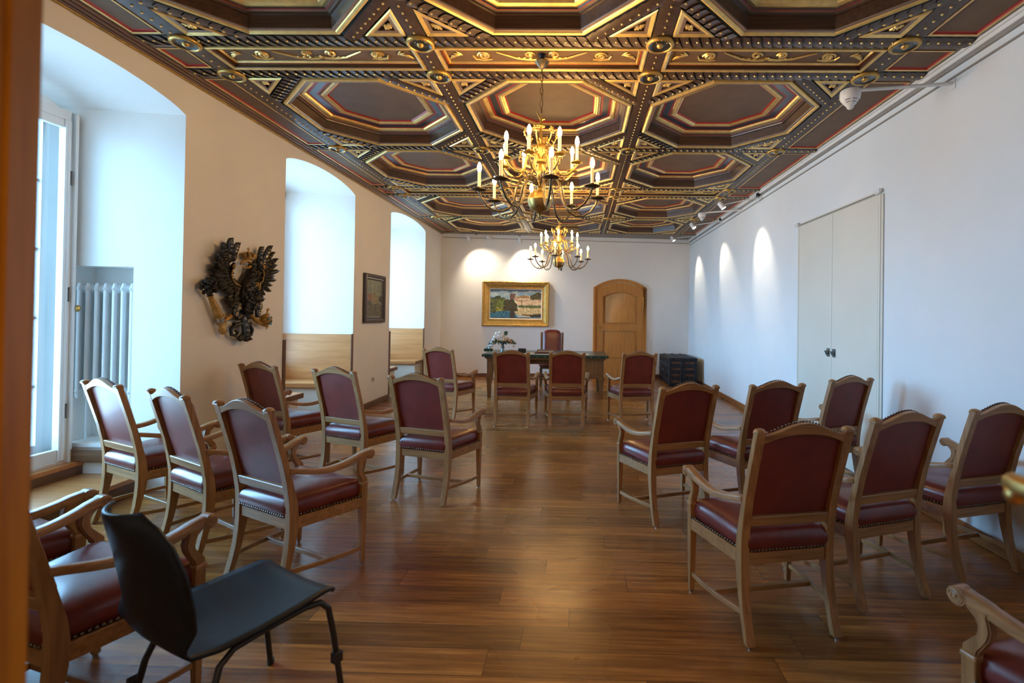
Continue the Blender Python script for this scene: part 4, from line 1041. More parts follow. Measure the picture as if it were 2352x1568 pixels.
# ================================================================== DESK AND WHAT STANDS ON IT
t = thing('desk', 'long oak writing desk with a studded dark green leather top', 'desk', (-0.63, 9.68, 0), rad(1.0))
b = MB(); b.box(-1.215, 1.215, -.60, .60, .795, .845); top = b.build('desk_top', 'green', t, bevel=.006, seg=2)
b = MB(); b.box(-1.17, 1.17, -.555, .555, .765, .795); b.box(-1.145, 1.145, -.53, .53, .745, .765); b.build('top_moulding', 'desk', t, bevel=.006, seg=2)
b = MB()
for i in range(17): b.ell((-1.17+2.34*i/16, -.603, .815), (.010, .006, .010), 0, 8, 4)
b.build('stud', 'brass', t, smooth=60)
for s_ in (-1, 1):
    x0, x1 = sorted((s_*.40, s_*1.13)); b = MB(); b.box(x0, x1, -.50, .50, .42, .745); pd = b.build('drawer_pedestal', 'desk', t, bevel=.004)
    b = MB(); b.box(x0-.015, x1+.015, -.515, .515, .395, .422); b.build('pedestal_moulding', 'desk', t, bevel=.006, seg=2)
    for xx in (x0+.045, x1-.045):
        for yy_ in (-.455, .455):
            b = MB(); b.box(xx-.060, xx+.060, yy_-.060, yy_+.060, .365, .395); b.box(xx-.052, xx+.052, yy_-.052, yy_+.052, .335, .365)
            b.hexa([(xx-.032, yy_-.032, 0), (xx+.032, yy_-.032, 0), (xx+.032, yy_+.032, 0), (xx-.032, yy_+.032, 0)], [(xx-.046, yy_-.046, .335), (xx+.046, yy_-.046, .335), (xx+.046, yy_+.046, .335), (xx-.046, yy_+.046, .335)])
            b.build('leg', 'desk', t, bevel=.003)
    b = MB(); b.box(x0+.06, x1-.06, -.508, -.50, .47, .70); dr = b.build('panel', 'desk', t, bevel=.004)
    b = MB(); xm = (x0+x1)/2
    b.tube([(xm-.02, -.515, .60), (xm-.02, -.53, .57), (xm, -.535, .555), (xm+.02, -.53, .57), (xm+.02, -.515, .60)], .004, 0, 6); b.build('ring_handle', 'brass', dr)
b = MB(); b.box(-.40, .40, -.30, .50, .64, .745); b.build('middle_drawer', 'desk', t, bevel=.004)
ZD = .845
# desk pad, papers, books
tag(MB().box(-1.12, .22, 9.15, 9.62, ZD, ZD+.006).build('desk_pad', 'paper', bevel=.002), 'tan blotting pad lying flat in the middle of the green desk top', 'desk pad')
tag(MB().box(-.845, -.50, 9.30, 9.55, ZD+.007, ZD+.030).build('folder', 'book', bevel=.003), 'thin brown leather folder on the desk pad, beneath the closed book', 'folder')
b = MB(); b.box(-.80, -.47, 9.34, 9.57, ZD+.031, ZD+.040, 0); b.box(-.795, -.475, 9.345, 9.565, ZD+.040, ZD+.066, 1); b.box(-.80, -.47, 9.34, 9.57, ZD+.066, ZD+.075, 0); b.box(-.803, -.793, 9.34, 9.57, ZD+.031, ZD+.075, 0)
tag(b.build('book', ['book', 'paper'], bevel=.002), 'closed brown leather book on top of the folder on the desk', 'book')
tag(MB().box(-.45, -.30, 9.22, 9.24, ZD+.007, ZD+.019).build('pen', 'book'), 'dark pen lying to the right of the books on the desk pad', 'pen')
b = MB(); b.box(-1.18, -1.03, 9.42, 9.48, ZD, ZD+.095); b.box(-1.165, -1.045, 9.415, 9.42, ZD+.015, ZD+.085)
tag(b.build('desk_clock', 'black', bevel=.008, seg=2), 'small black upright box standing on the desk beside the flowers', 'desk clock')
b = MB(); b.prism([(-1.30+.065*cos(a*PI/8)*1.0, ZD+.055*sin(a*PI/8)) for a in range(9)], 'y', 9.16, 9.22)
tag(b.build('ink_blotter', 'gilt_b', bevel=.004, seg=2), 'small arched brown wooden blotter on the desk in front of the vase', 'blotter')
# flowers
t = thing('flower_arrangement', 'white and peach flowers cascading from a dark pewter footed bowl on the desk', 'flowers', (-1.49, 9.42, ZD+.003))
b = MB(); b.lathe([(0, 0), (.065, 0), (.068, .010), (.040, .022), (.026, .05), (.024, .09), (.040, .105), (.040, .115), (.022, .13), (.022, .16), (.034, .175), (.085, .205), (.105, .225), (.108, .235), (.0, .225)], m=0, n=24); b.build('footed_bowl', 'pewter', t, smooth=40)
rng = random.Random(3)
def leafq(b, c, d, l, w_, m=0):
    d = Vector(d).normalized(); s_ = d.cross(Vector((rng.uniform(-1, 1), rng.uniform(-1, 1), rng.uniform(-1, 1)))).normalized(); c = Vector(c); n_ = d.cross(s_)
    b.add([c, c+d*l*.5+s_*w_, c+d*l+n_*l*.15, c+d*l*.5-s_*w_, c+d*l*.5+n_*w_*.5], [(0, 1, 4), (1, 2, 4), (2, 3, 4), (3, 0, 4)], m)
b = MB()
for i in range(260):
    a = rng.uniform(0, 2*PI); r_ = .24*rng.random()**.5; h_ = .25+.10*rng.random()*(1-r_/.3)
    leafq(b, (r_*cos(a), r_*sin(a)*.8, h_-.08*(r_/.24)), (cos(a), sin(a), rng.uniform(-.4, .8)), rng.uniform(.03, .075), .013, rng.choice((0, 1, 1)))
for i in range(120):      # the trailing spray at the left
    u = rng.random(); x = -.18-.12*u; z = .24-.26*u
    leafq(b, (x+rng.uniform(-.03, .03), rng.uniform(-.10, .02), max(.05, z+rng.uniform(-.02, .03))), (-1, rng.uniform(-1, 1), rng.uniform(-.3, .8)), .045, .010, 0)
for i in range(24): leafq(b, (.06+rng.uniform(-.03, .03), rng.uniform(-.03, .03), .34), (rng.uniform(-.3, .6), 0, 1), .10, .010, 0)
for i in range(60): leafq(b, (-.26+rng.uniform(-.05, .06), -.12+rng.uniform(-.12, .05), 0.03+.04*rng.random()), (rng.uniform(-1, 1), -.6, .5), .05, .016, 0)
b.build('foliage', ['leaf_g', 'leaf_o'], t, smooth=0, normals=False)
b = MB()
def bloom(b, c, r_, n, m=0):
    for i in range(n):
        a = i*2.4; k_ = (i/n)
        d = Vector((cos(a)*(.3+k_), sin(a)*(.3+k_), 1-k_*1.1)).normalized()
        b.ell(Vector(c)+d*r_*.55, (r_*.42, r_*.42, r_*.16), m, 6, 4, rot=d.to_track_quat('Z', 'Y').to_euler())
for c_, r_ in (((-.06, -.10, .335), .045), ((-.11, -.09, .375), .05), ((-.14, -.10, .31), .048), ((-.05, -.06, .40), .042), ((-.17, -.08, .26), .045), ((-.21, -.08, .20), .04), ((-.24, -.09, .14), .036), ((-.26, -.09, .09), .032), ((-.19, -.12, .14), .032), ((-.28, -.07, .045), .026)): bloom(b, c_, r_, 12)
for i in range(70):
    u = rng.random(); b.ell((-.14-.15*u+rng.uniform(-.05, .05), -.10+rng.uniform(-.06, .04), .33-.30*u+rng.uniform(-.03, .03)), (.010, .010, .007), 0, 5, 3)
b.build('white_blossoms', 'petal_w', t, smooth=60)
b = MB()
for c_, r_ in (((.09, -.10, .285), .055), ((.14, -.08, .245), .050), ((.04, -.12, .25), .048), ((.02, -.06, .33), .040), ((.17, -.04, .21), .04), ((.23, -.06, .13), .035), ((-.04, -.13, .26), .035), ((-.22, -.13, .05), .028)): bloom(b, c_, r_, 12)
b.build('peach_roses', 'petal_p', t, smooth=60)
# the chairman's chair behind the desk
t = thing('high_back_chair', 'tall maroon leather chair with rounded back standing behind the desk', 'chair', (-0.60, 10.95, 0), rad(182))
b = MB()
def hb_(u, v):
    x = -.215+.43*u; z0 = .56; zt = 1.17+.10*(1-abs(2*u-1)**3.2)**.6; z = z0+(zt-z0)*v
    e = min(u, 1-u, v, 1-v); return (x, -.26-.10*(z-.56)+.045*min(1, e*6)**.5, z)
b.grid(hb_, 16, 14); b.grid(lambda u, v: (lambda p: (p[0], -.26-.10*(p[2]-.56)-.01, p[2]))(hb_(u, v)), 16, 14); b.build('back_cushion', 'leather', t, smooth=60)
for s_ in (-1, 1):
    b = MB(); b.hexa([(s_*.215, -.30, .0), (s_*.265, -.30, .0), (s_*.265, -.24, .0), (s_*.215, -.24, .0)], [(s_*.222, -.365, 1.205), (s_*.272, -.365, 1.205), (s_*.272, -.318, 1.205), (s_*.222, -.318, 1.205)]); b.build('back_post', 'darkoak', t, bevel=.004)
    b = MB(); b.box(*sorted((s_*.215, s_*.262)), .20, .245, 0, .42); b.build('front_leg', 'darkoak', t, bevel=.004)
    b = MB(); b.box(*sorted((s_*.228, s_*.252)), -.25, .21, .13, .155); b.build('stretcher', 'darkoak', t)
b = MB(); b.box(-.24, .24, .10, .125, .13, .155); b.box(-.25, .25, -.26, .25, .40, .455); b.build('seat_rail', 'darkoak_x', t, bevel=.003)
b = MB()
rings = []
for z, ins in ((.45, .0), (.47, -.015), (.50, -.02), (.53, -.01), (.552, .02), (.565, .07), (.57, .14)): rings.append([(x_*(.262-ins), -.01+y_*(.262-ins), z) for x_, y_ in ((-.9, -1), (.9, -1), (1, -.9), (1, .9), (.9, 1), (-.9, 1), (-1, .9), (-1, -.9))])
vs = [p for r_ in rings for p in r_]; k = 8; fs = [tuple(range(k))[::-1], tuple(range((len(rings)-1)*k, len(rings)*k))]
for i in range(len(rings)-1):
    for j in range(k): fs.append((i*k+j, i*k+(j+1) % k, (i+1)*k+(j+1) % k, (i+1)*k+j))
b.add(vs, fs); b.build('seat_cushion', 'leather', t, smooth=60)
b = MB()
for i in range(24): b.ell((-.24+.48*i/23, .263, .458), (.008, .006, .008), 0, 6, 4)
for s_ in (-1, 1):
    for i in range(22): b.ell((s_*.207, -.225-.10*(.02+.027*i), .58+.027*i), (.005, .005, .005), 0, 6, 4)
b.build('nail_trim', 'nail', t)

# ================================================================== IRON CHEST
t = thing('strongbox', 'black iron-bound chest with rust bands standing in the far right corner', 'chest', (2.44, 11.72, 0))
b = MB(); b.box(-.315, .315, -.66, .62, .03, .60); b.build('chest_body', 'iron', t, bevel=.006)
b = MB(); b.box(-.33, .33, -.675, .635, .60, .665); ld = b.build('lid', 'iron', t, bevel=.008, seg=2)
b = MB()
for y in (-.5, -.25, 0, .25, .5): b.box(-.335, .335, y-.03, y+.03, .664, .672)
for x in (-.2, 0, .2): b.box(x-.025, x+.025, -.68, .64, .668, .677)
b.build('lid_strap', 'iron', ld, bevel=.003)
b = MB()
for z in (.12, .27, .41, .555): b.box(-.318, .318, -.668, -.66, z-.028, z+.028)
b.build('rusty_band', 'rust', t, bevel=.003)
b = MB()
for x in (-.29, -.03, .03, .29): b.box(x-.026, x+.026, -.676, -.666, .03, .60)
for y in (-.62, -.45, -.28, -.1, .08, .26, .44, .58): b.box(-.330, -.315, y-.035, y+.035, .03, .62)
for z in (.15, .32, .48): b.box(-.325, -.315, -.66, .62, z-.03, z+.03)
b.build('iron_strap', 'iron', t, bevel=.004)
b = MB(); b.tube([(.012+.035*cos(a), -.695, .335+.035*sin(a)) for a in [i*PI/6 for i in range(13)]], .007, 0, 6, cap=False); b.box(-.01, .03, -.70, -.676, .36, .395)
for y in (-.3, .3):
    b.tube([(-.345, y-.07, .40), (-.37, y-.06, .34), (-.375, y, .32), (-.37, y+.06, .34), (-.345, y+.07, .40)], .010, 0, 6)
b.build('ring_handle', 'iron', t)
b = MB()
for x in (-.27, .27):
    for y in (-.6, .56): b.lathe([(.035, 0), (.04, .03), (0, .03)], (x, y, 0), 0, 8)
b.build('foot', 'iron', t)
b = MB(); b.tube([(2.79, 11.15, .01), (2.80, 11.12, .10), (2.82, 11.10, .16), (2.84, 11.10, .10), (2.83, 11.08, .03), (2.85, 11.06, .12), (2.865, 11.05, .20), (2.88, 11.06, .12), (2.885, 11.10, .01)], .006, 0, 6)
tag(b.build('cable', 'black'), 'looped black cable on the floor between the iron chest and right wall', 'cable')

# ================================================================== PICTURES
def lerp(a, b_, w_): return tuple(x*(1-w_)+y*w_ for x, y in zip(a, b_))
def fbm(x, y, s_=0): return noise.fractal(Vector((x, y, s_)), 1.0, 2.0, 4)
def castle(u, v):      # u right, v up ; a fortress on a rock above a river
    u, v = u+.016*fbm(u*14, v*14, 11)+.006*fbm(u*50, v*50, 12), v+.020*fbm(u*13, v*13, 21)+.008*fbm(u*55, v*55, 22)
    n = fbm(u*9, v*9); n2 = fbm(u*30, v*30, 3)
    c = lerp((.30, .45, .50), (.55, .62, .55), min(1, max(0, n*1.2+.5)))
    if v > .93+.03*n: c = (.10, .13, .16)
    # tower
    if .385 < u < .49 and .66 < v < .86: c = lerp((.16, .07, .05), (.28, .13, .09), (u-.385)/.105)
    # buildings and wall
    if u > .48 and v < .80-(abs(u-.68))*.30 and .45 < v: c = lerp((.70, .42, .24), (.85, .66, .40), .5+n)
    if .50 < u < .76 and v > .70 and v < .80-(abs(u-.66))*.40: c = (.48, .24, .09)
    if .50 < u < .78 and .60 < v < .64: c = (.45, .27, .18)
    if .605 < u < .62 and .15 < v < .68: c = (.14, .09, .06)
    if u > .55 and .36 < v < .46+.06*n2: c = lerp((.07, .10, .04), (.16, .18, .06), .5+n2)
    if u > .78 and v > .66+.06*n and v < .90+.05*n-(abs(u-.93))*.5: c = lerp((.04, .055, .03), (.16, .12, .05), .5+n2)
    if u > .46 and .13 < v <= .37: c = lerp((.62, .42, .18), (.80, .62, .32), .5+n2*1.2)
    if u > .78 and .05 < v < .15+.04*n: c = (.05, .045, .03)
    # left trees
    edge = .80-.10*abs(math.sin(u*13+1))-.02*n2
    if u < .30 and .12 < v < edge: c = lerp((.035, .05, .025), (.16, .17, .05), min(1, max(0, .4+n+n2*.5)))
    if .28 <= u < .53 and .25 < v < .66-.06*n-(max(0, u-.44))*2.2: c = lerp((.035, .035, .022), (.12, .09, .04), .4+n2)
    if .12 < u < .26 and .15 < v < .62 and n2 > -.05: c = lerp((.22, .26, .04), (.55, .40, .05), min(1, max(0, (.5-v)*3)))
    # water
    if v < .24-.30*max(0, .22-u)+.05*n and u < .48+.3*(.24-v): c = lerp((.02, .11, .17), (.08, .24, .32), .5+n2)
    if .39 < u < .48 and v < .34: c = (.06, .045, .03)
    if .62 < u < .78 and .08 < v < .16 and abs((v-.12)-(.7-u)*.2) < .03: c = (.30, .14, .04)
    if v <= .03: c = (.04, .05, .06)
    return tuple(max(0, min(1, x*(1+.25*n2))) for x in c)
def spire(u, v):
    u, v = u+.03*fbm(u*10, v*10, 11), v+.03*fbm(u*10, v*10, 21)
    n = fbm(u*6, v*9, 5); n2 = fbm(u*22, v*22, 8)
    c = lerp((.20, .24, .19), (.30, .32, .20), .5+n)
    if u < .25 and v > .62: c = lerp(c, (.08, .12, .08), .5 if n2 > 0 else 0)
    if abs(u-.50) < .02+.05*max(0, .75-v)*1.6 and .5 < v < .84: c = (.15, .14, .13)
    if .08 < u < .40 and .45 < v < .62+.04*n: c = (.28, .14, .10)
    if .36 < u < .75 and .35 < v < .60: c = lerp((.26, .20, .11), (.36, .30, .16), .5+n2)
    if u > .78 and .42 < v < .58: c = (.07, .08, .06)
    if v < .36: c = lerp((.09, .10, .09), (.22, .19, .11), min(1, max(0, .5+n+n2)))
    if .05 < u < .30 and .30 < v < .45: c = (.10, .11, .12)
    return tuple(max(0, min(1, x*(1+.3*n2))) for x in c)
def canvas(name, w_, h_, fn, nx, ny, parent, y):
    vs = [(-w_/2+w_*i/nx, y, -h_/2+h_*j/ny) for j in range(ny+1) for i in range(nx+1)]
    fs = [(j*(nx+1)+i, j*(nx+1)+i+1, (j+1)*(nx+1)+i+1, (j+1)*(nx+1)+i) for j in range(ny) for i in range(nx)]
    me = bpy.data.meshes.new(name); me.from_pydata(vs, [], fs); me.materials.append(M['paint'])
    ca = me.color_attributes.new('paint', 'FLOAT_COLOR', 'POINT')
    for k_, p in enumerate(vs):
        c = fn(p[0]/w_+.5, p[2]/h_+.5); ca.data[k_].color = (*c, 1)
    o = bpy.data.objects.new(name, me); C.objects.link(o); o.parent = parent
    return o
def frame_rect(b, W_, H_, pf, m_):
    """picture frame: profile of (inset, depth) swept round a W x H rectangle, local -y towards the room"""
    for i in range(len(pf)-1):
        (a, d0), (c, d1) = pf[i], pf[i+1]
        A = [(-W_/2+a, -H_/2+a), (W_/2-a, -H_/2+a), (W_/2-a, H_/2-a), (-W_/2+a, H_/2-a)]; B = [(-W_/2+c, -H_/2+c), (W_/2-c, -H_/2+c), (W_/2-c, H_/2-c), (-W_/2+c, H_/2-c)]
        for k_ in range(4):
            k2 = (k_+1) % 4; b.add([(A[k_][0], -d0, A[k_][1]), (A[k2][0], -d0, A[k2][1]), (B[k2][0], -d1, B[k2][1]), (B[k_][0], -d1, B[k_][1])], [(0, 1, 2, 3)], m_)
cxp = -1.615; t = thing('painting', 'landscape painting of a castle above a river in a wide ornate gilt frame', 'painting', (cxp, yb(cxp)-.01, 1.888), th)
PW, PH = 1.715, 1.15
b = MB(); frame_rect(b, PW, PH, [(0, 0), (0, .07), (.02, .085), (.045, .08), (.055, .06), (.075, .058), (.145, .030), (.150, .036), (.165, .036), (.168, .022), (.185, .02)], 0)
fo = b.build('gilt_frame', 'frame_gold', t, smooth=0)
b = MB(); frame_rect(b, PW-.37, PH-.37, [(0, .02), (.0, .026), (.018, .014)], 0); b.build('slip', 'linen', fo, smooth=0)
b = MB()       # carved rope of leaves along the outer edge
def rope(x0, z0, x1, z1, n_):
    for i in range(n_):
        u = (i+.5)/n_; a = math.atan2(z1-z0, x1-x0)+.6
        b.ell((x0+(x1-x0)*u, -.080, z0+(z1-z0)*u), (.030, .014, .012), 0, 6, 4, rot=Matrix.Rotation(-a, 3, 'Y').to_euler())
e = .022
rope(-PW/2+e, PH/2-e, PW/2-e, PH/2-e, 38); rope(-PW/2+e, -PH/2+e, PW/2-e, -PH/2+e, 38); rope(-PW/2+e, -PH/2+e, -PW/2+e, PH/2-e, 25); rope(PW/2-e, -PH/2+e, PW/2-e, PH/2-e, 25)
b.build('carved_edge', 'gilt_b', fo, smooth=60)
canvas('canvas', PW-.40, PH-.40, castle, 264, 152, t, -.012)
b = MB(); b.box(-PW/2+.1, PW/2-.1, -.006, .01, -PH/2+.1, PH/2-.1); b.build('backing', 'darkoak_x', t)
# small dark-framed picture on the pier between the far niches
t = thing('painting', 'small upright painting of a church spire in a dark wood frame on the left wall', 'painting', (XL+.012, 8.08, 1.845), PI/2)
b = MB(); frame_rect(b, .80, .82, [(0, 0), (0, .035), (.02, .05), (.05, .045), (.06, .03), (.08, .032), (.09, .018), (.10, .012)], 0); fo = b.build('dark_frame', 'frame_dark', t, smooth=0)
canvas('canvas', .62, .64, spire, 90, 100, t, -.010)
b = MB(); b.box(-.36, .36, -.006, .008, -.37, .37); b.build('backing', 'darkoak_x', t)
for ch_ in t.children: pass
# power socket
t = thing('power_socket', 'small cream power socket low on the left wall below the small painting', 'power socket', (XL, 8.12, .455))
MB().box(0, .010, -.04, .04, -.04, .04).build('cover_plate', 'socket', t, bevel=.002)
b = MB(); b.lathe([(0, .0), (.020, .0), (.022, .003), (0, .003)], (.009, .0, 0), 0, 14, 'x'); b.build('socket_hole', 'grey', t)

# ================================================================== CARVED EAGLE
EG = {'lw': [[[-0.164, 0.292], [-0.123, 0.489], 0.039], [[-0.215, 0.278], [-0.249, 0.515], 0.048], [[-0.226, 0.268], [-0.329, 0.457], 0.036], [[-0.23, 0.243], [-0.369, 0.375], 0.045], [[-0.235, 0.218], [-0.41, 0.334], 0.036], [[-0.229, 0.194], [-0.444, 0.256], 0.039], [[-0.223, 0.17], [-0.447, 0.197], 0.034], [[-0.211, 0.146], [-0.44, 0.139], 0.039], [[-0.199, 0.123], [-0.413, 0.09], 0.036], [[-0.181, 0.099], [-0.371, 0.045], 0.036], [[-0.164, 0.08], [-0.327, 0.004], 0.036], [[-0.14, 0.065], [-0.272, -0.021], 0.034], [[-0.116, 0.054], [-0.205, -0.038], 0.033], [[-0.089, 0.047], [-0.131, -0.048], 0.034]],
 'rw': [[[0.241, 0.266], [0.227, 0.499], 0.039], [[0.268, 0.269], [0.351, 0.528], 0.041], [[0.269, 0.251], [0.424, 0.467], 0.034], [[0.277, 0.229], [0.463, 0.397], 0.034], [[0.28, 0.206], [0.48, 0.328], 0.031], [[0.281, 0.188], [0.497, 0.263], 0.031], [[0.278, 0.17], [0.484, 0.205], 0.03], [[0.272, 0.142], [0.485, 0.154], 0.031], [[0.26, 0.118], [0.436, 0.089], 0.03], [[0.24, 0.099], [0.388, 0.021], 0.031], [[0.213, 0.084], [0.312, -0.024], 0.031], [[0.187, 0.071], [0.244, -0.04], 0.031], [[0.155, 0.062], [0.171, -0.048], 0.033]],
 'body': [[0.098, 0.234], [0.063, 0.144], [0.028, 0.054], [0.012, -0.033], [0.002, -0.119], [-0.001, -0.205]],
 'ydeco1': [[-0.184, 0.211], [-0.2, 0.156], [-0.181, 0.107], [-0.134, 0.069], [-0.069, 0.052]], 'ydeco2': [[0.269, 0.251], [0.284, 0.198], [0.266, 0.133], [0.213, 0.084], [0.155, 0.064]],
 'lth': [[[-0.083, -0.079], [-0.254, -0.085], 0.062], [[-0.106, -0.097], [-0.219, -0.158], 0.047], [[-0.094, -0.105], [-0.159, -0.261], 0.07], [[-0.106, -0.105], [-0.115, -0.189], 0.047]],
 'rth': [[[0.139, -0.071], [0.299, -0.066], 0.055], [[0.218, -0.077], [0.191, -0.266], 0.055], [[0.153, -0.097], [0.117, -0.186], 0.039]],
 'lleg': [[-0.097, -0.214], [-0.182, -0.257], [-0.259, -0.297]], 'rleg': [[0.098, -0.195], [0.132, -0.257], [0.212, -0.311], [0.322, -0.348]],
 'sc': [[-0.445, -0.061], [-0.413, -0.115], [-0.364, -0.193], [-0.325, -0.252], [-0.296, -0.337], [-0.266, -0.427]],
 'scb': [[-0.537, 0.05], [-0.489, 0.084], [-0.449, 0.087], [-0.521, 0.005], [-0.467, 0.023], [-0.438, 0.064], [-0.498, 0.045], [-0.486, -0.024], [-0.446, -0.03]],
 'tail': [[[-0.002, -0.188], [-0.089, -0.29], 0.047], [[-0.002, -0.188], [0.075, -0.283], 0.047], [[-0.007, -0.231], [0.026, -0.516], 0.062], [[0.0, -0.445], [-0.095, -0.492], 0.039], [[0.012, -0.446], [0.069, -0.5], 0.039]],
 'curl': [[[-0.016, -0.325], [-0.099, -0.341], [-0.167, -0.381], [-0.16, -0.439], [-0.096, -0.45], [-0.073, -0.417], [-0.109, -0.399]], [[0.021, -0.326], [0.097, -0.353], [0.143, -0.398], [0.125, -0.45], [0.062, -0.452], [0.042, -0.417], [0.079, -0.405]], [[-0.016, -0.325], [-0.099, -0.349], [-0.129, -0.328]], [[0.021, -0.326], [0.084, -0.348], [0.115, -0.331]]]}
eg = thing('carved_eagle', 'large dark carved heraldic eagle with crown, sceptre and orb on the left wall', 'wall carving', (XL+.012, 4.83, 1.80))
def feather(b, p, q, w_, x0, x1, m=0, n=14):
    """feather from root p to tip q (y,z pairs), standing x0 (root) to x1 (tip) off the wall, with a raised spine and barbs"""
    p, q = Vector(p), Vector(q); d = q-p; s_ = Vector((-d.y, d.x)).normalized(); bend = .10
    vs = []; NV = 6
    for i in range(n+1):
        u = (0, .11, .22, .33, .44, .54, .63, .71, .78, .84, .895, .935, .965, .988, 1.0)[i] if n == 14 else i/n; c = p+d*u+s_*(bend*d.length*(u*(1-u))*4*.3)
        ww = w_*(.55+.45*min(1, u*3))*(1-max(0, (u-.60)/.40)**2)**.5 if u < 1 else .004
        x = x0+(x1-x0)*u+.012*sin(PI*u)
        for j in range(NV+1):
            v = -1+2*j/NV; k_ = 1-abs(v)
            hgt = .012*k_+(.010 if j == 3 else 0)+(.004 if (i+abs(j-3)) % 2 else 0)
            pt = c+s_*v*ww*.62
            vs.append((x+hgt, pt.x, pt.y))
    fs = [(i*(NV+1)+j, i*(NV+1)+j+1, (i+1)*(NV+1)+j+1, (i+1)*(NV+1)+j) for i in range(n) for j in range(NV)]
    nf = len(fs); base = len(vs); vs += [(v_[0]-.022, v_[1], v_[2]) for v_ in vs]
    fs += [tuple(reversed([k_+base for k_ in f])) for f in fs]
    rim = [i*(NV+1) for i in range(n+1)]+[n*(NV+1)+j for j in range(1, NV+1)]+[i*(NV+1)+NV for i in range(n-1, -1, -1)]+[j for j in range(NV-1, 0, -1)]
    fs += [(rim[k_], rim[(k_+1) % len(rim)], rim[(k_+1) % len(rim)]+base, rim[k_]+base) for k_ in range(len(rim))]
    b.add(vs, fs, m)
    for q in range(nf):
        i_, j_ = divmod(q, NV)
        if j_ in (2, 3) and 0 < i_ < n-1: b.m[len(b.m)-len(fs)+q] = 1 if (i_+j_) % 2 else m
for nm, dd in (('lw', EG['ydeco1']), ('rw', EG['ydeco2'])):
    b = MB()
    for i, (p, q, w_) in enumerate(EG[nm]): feather(b, p, q, w_*1.36, .035+.004*(i % 2), .055+.018*(i % 2)+(.03 if i < 6 else 0))
    for i, (p, q, w_) in enumerate(EG[nm]):       # small covert feathers over the roots
        q2 = [p[0]+(q[0]-p[0])*.42, p[1]+(q[1]-p[1])*.42]; feather(b, p, q2, w_*1.15, .055, .062)
    sg = -1 if nm == 'lw' else 1
    c_ = Vector(dd[0]); body_ = Vector((.02, .06))
    for i in range(len(dd)-1):
        m0 = (Vector(dd[i])+Vector(dd[i+1]))/2; tgt = m0+(Vector((-.08*1 if sg < 0 else .17, .16))-m0)*.55; feather(b, m0, tgt, .05, .05, .02)
    b.tube([(.045, dd[0][0], dd[0][1]), (.05, dd[0][0]+(-sg)*.03, dd[0][1]+.03), (.05, dd[0][0]+(-sg)*.05, dd[0][1]+.07)], [.03, .025, .012], 0, 8)
    wg = b.build('wing', ['eagle', 'eagle_hi'], eg, smooth=40)
    b = MB(); b.tube([(.075, y, z) for y, z in dd], [.007]*len(dd), 0, 6)
    for k_ in range(4): b.ell((.085, dd[0][0]+.012*cos(k_*1.57), dd[0][1]+.03+.012*sin(k_*1.57)), (.014, .012, .012), 0, 6, 4)
    b.build('wing_band', 'eagle_gold', wg, smooth=60)
b = MB(); bd = EG['body']
b.tube([(.05, .135, .285), (.055, .115, .265)]+[(.06, y, z) for y, z in bd], [.034, .036, .040, .062, .085, .080, .062, .040], 0, 14, flat=1.0)
for i in range(150):                                # scaly breast feathers
    u = rng.random(); k_ = u*(len(bd)-1); j = min(int(k_), len(bd)-2); c_ = Vector(bd[j])*(1-(k_-j))+Vector(bd[j+1])*(k_-j)
    r_ = (.045, .062, .082, .078, .060, .042)[j]; o_ = rng.uniform(-1, 1)*.8
    x = .06+r_*math.sqrt(max(0, 1-o_*o_))-.004; feather(b, (c_.x+o_*r_, c_.y+.02), (c_.x+o_*r_*1.05, c_.y-.03), .020, x, x+.006, n=4)
b.build('body', ['eagle', 'eagle_hi'], eg, smooth=40)
b = MB(); b.ell((.065, .112, .292), (.036, .042, .034), 0, 12, 8); b.tube([(.06, .125, .30), (.055, .15, .265), (.05, .155, .235)], [.02, .022, .01], 0, 8)
b.build('head', 'eagle', eg, smooth=60)
b = MB()          # open hooked beak
b.tube([(.068, .082, .306), (.072, .03, .325), (.070, -.02, .318), (.066, -.055, .290), (.062, -.060, .268)], [.015, .015, .013, .009, .003], 0, 8)
b.tube([(.068, .085, .275), (.068, .05, .248), (.066, .005, .243), (.064, -.035, .250)], [.013, .011, .009, .004], 0, 8)
b.build('beak', 'eagle_gold', eg, smooth=60)
b = MB(); b.lathe([(.052, 0), (.056, .018), (.050, .022)], (.062, .058, .338), 0, 14)
for k_ in range(8):
    a = k_*PI/4; b.tube([(.062+.052*cos(a), .058+.056*sin(a), .355), (.062+.062*cos(a), .058+.070*sin(a), .385), (.062+.03*cos(a), .058+.04*sin(a), .405), (.062, .058, .402)], [.013, .014, .010, .006], 0, 6)
b.ell((.062, .055, .405), (.028, .035, .018), 0, 10, 6); b.tube([(.062, .05, .41), (.062, .048, .46)], .006, 0, 6); b.tube([(.062, .032, .443), (.062, .066, .443)], .006, 0, 6)
b.build('crown', 'eagle_gold', eg, smooth=60)
b = MB(); b.box(.135, .150, .045, .060, .035, .10); b.box(.135, .150, .045, .095, .090, .102); b.box(.135, .150, .045, .085, .060, .070)
b.box(.135, .150, .110, .122, .035, .10); b.box(.135, .150, .075, .087, .035, .10)
b.box(.125, .140, .040, .13, .026, .036); b.build('breast_monogram', 'eagle_gold', eg, bevel=.002)
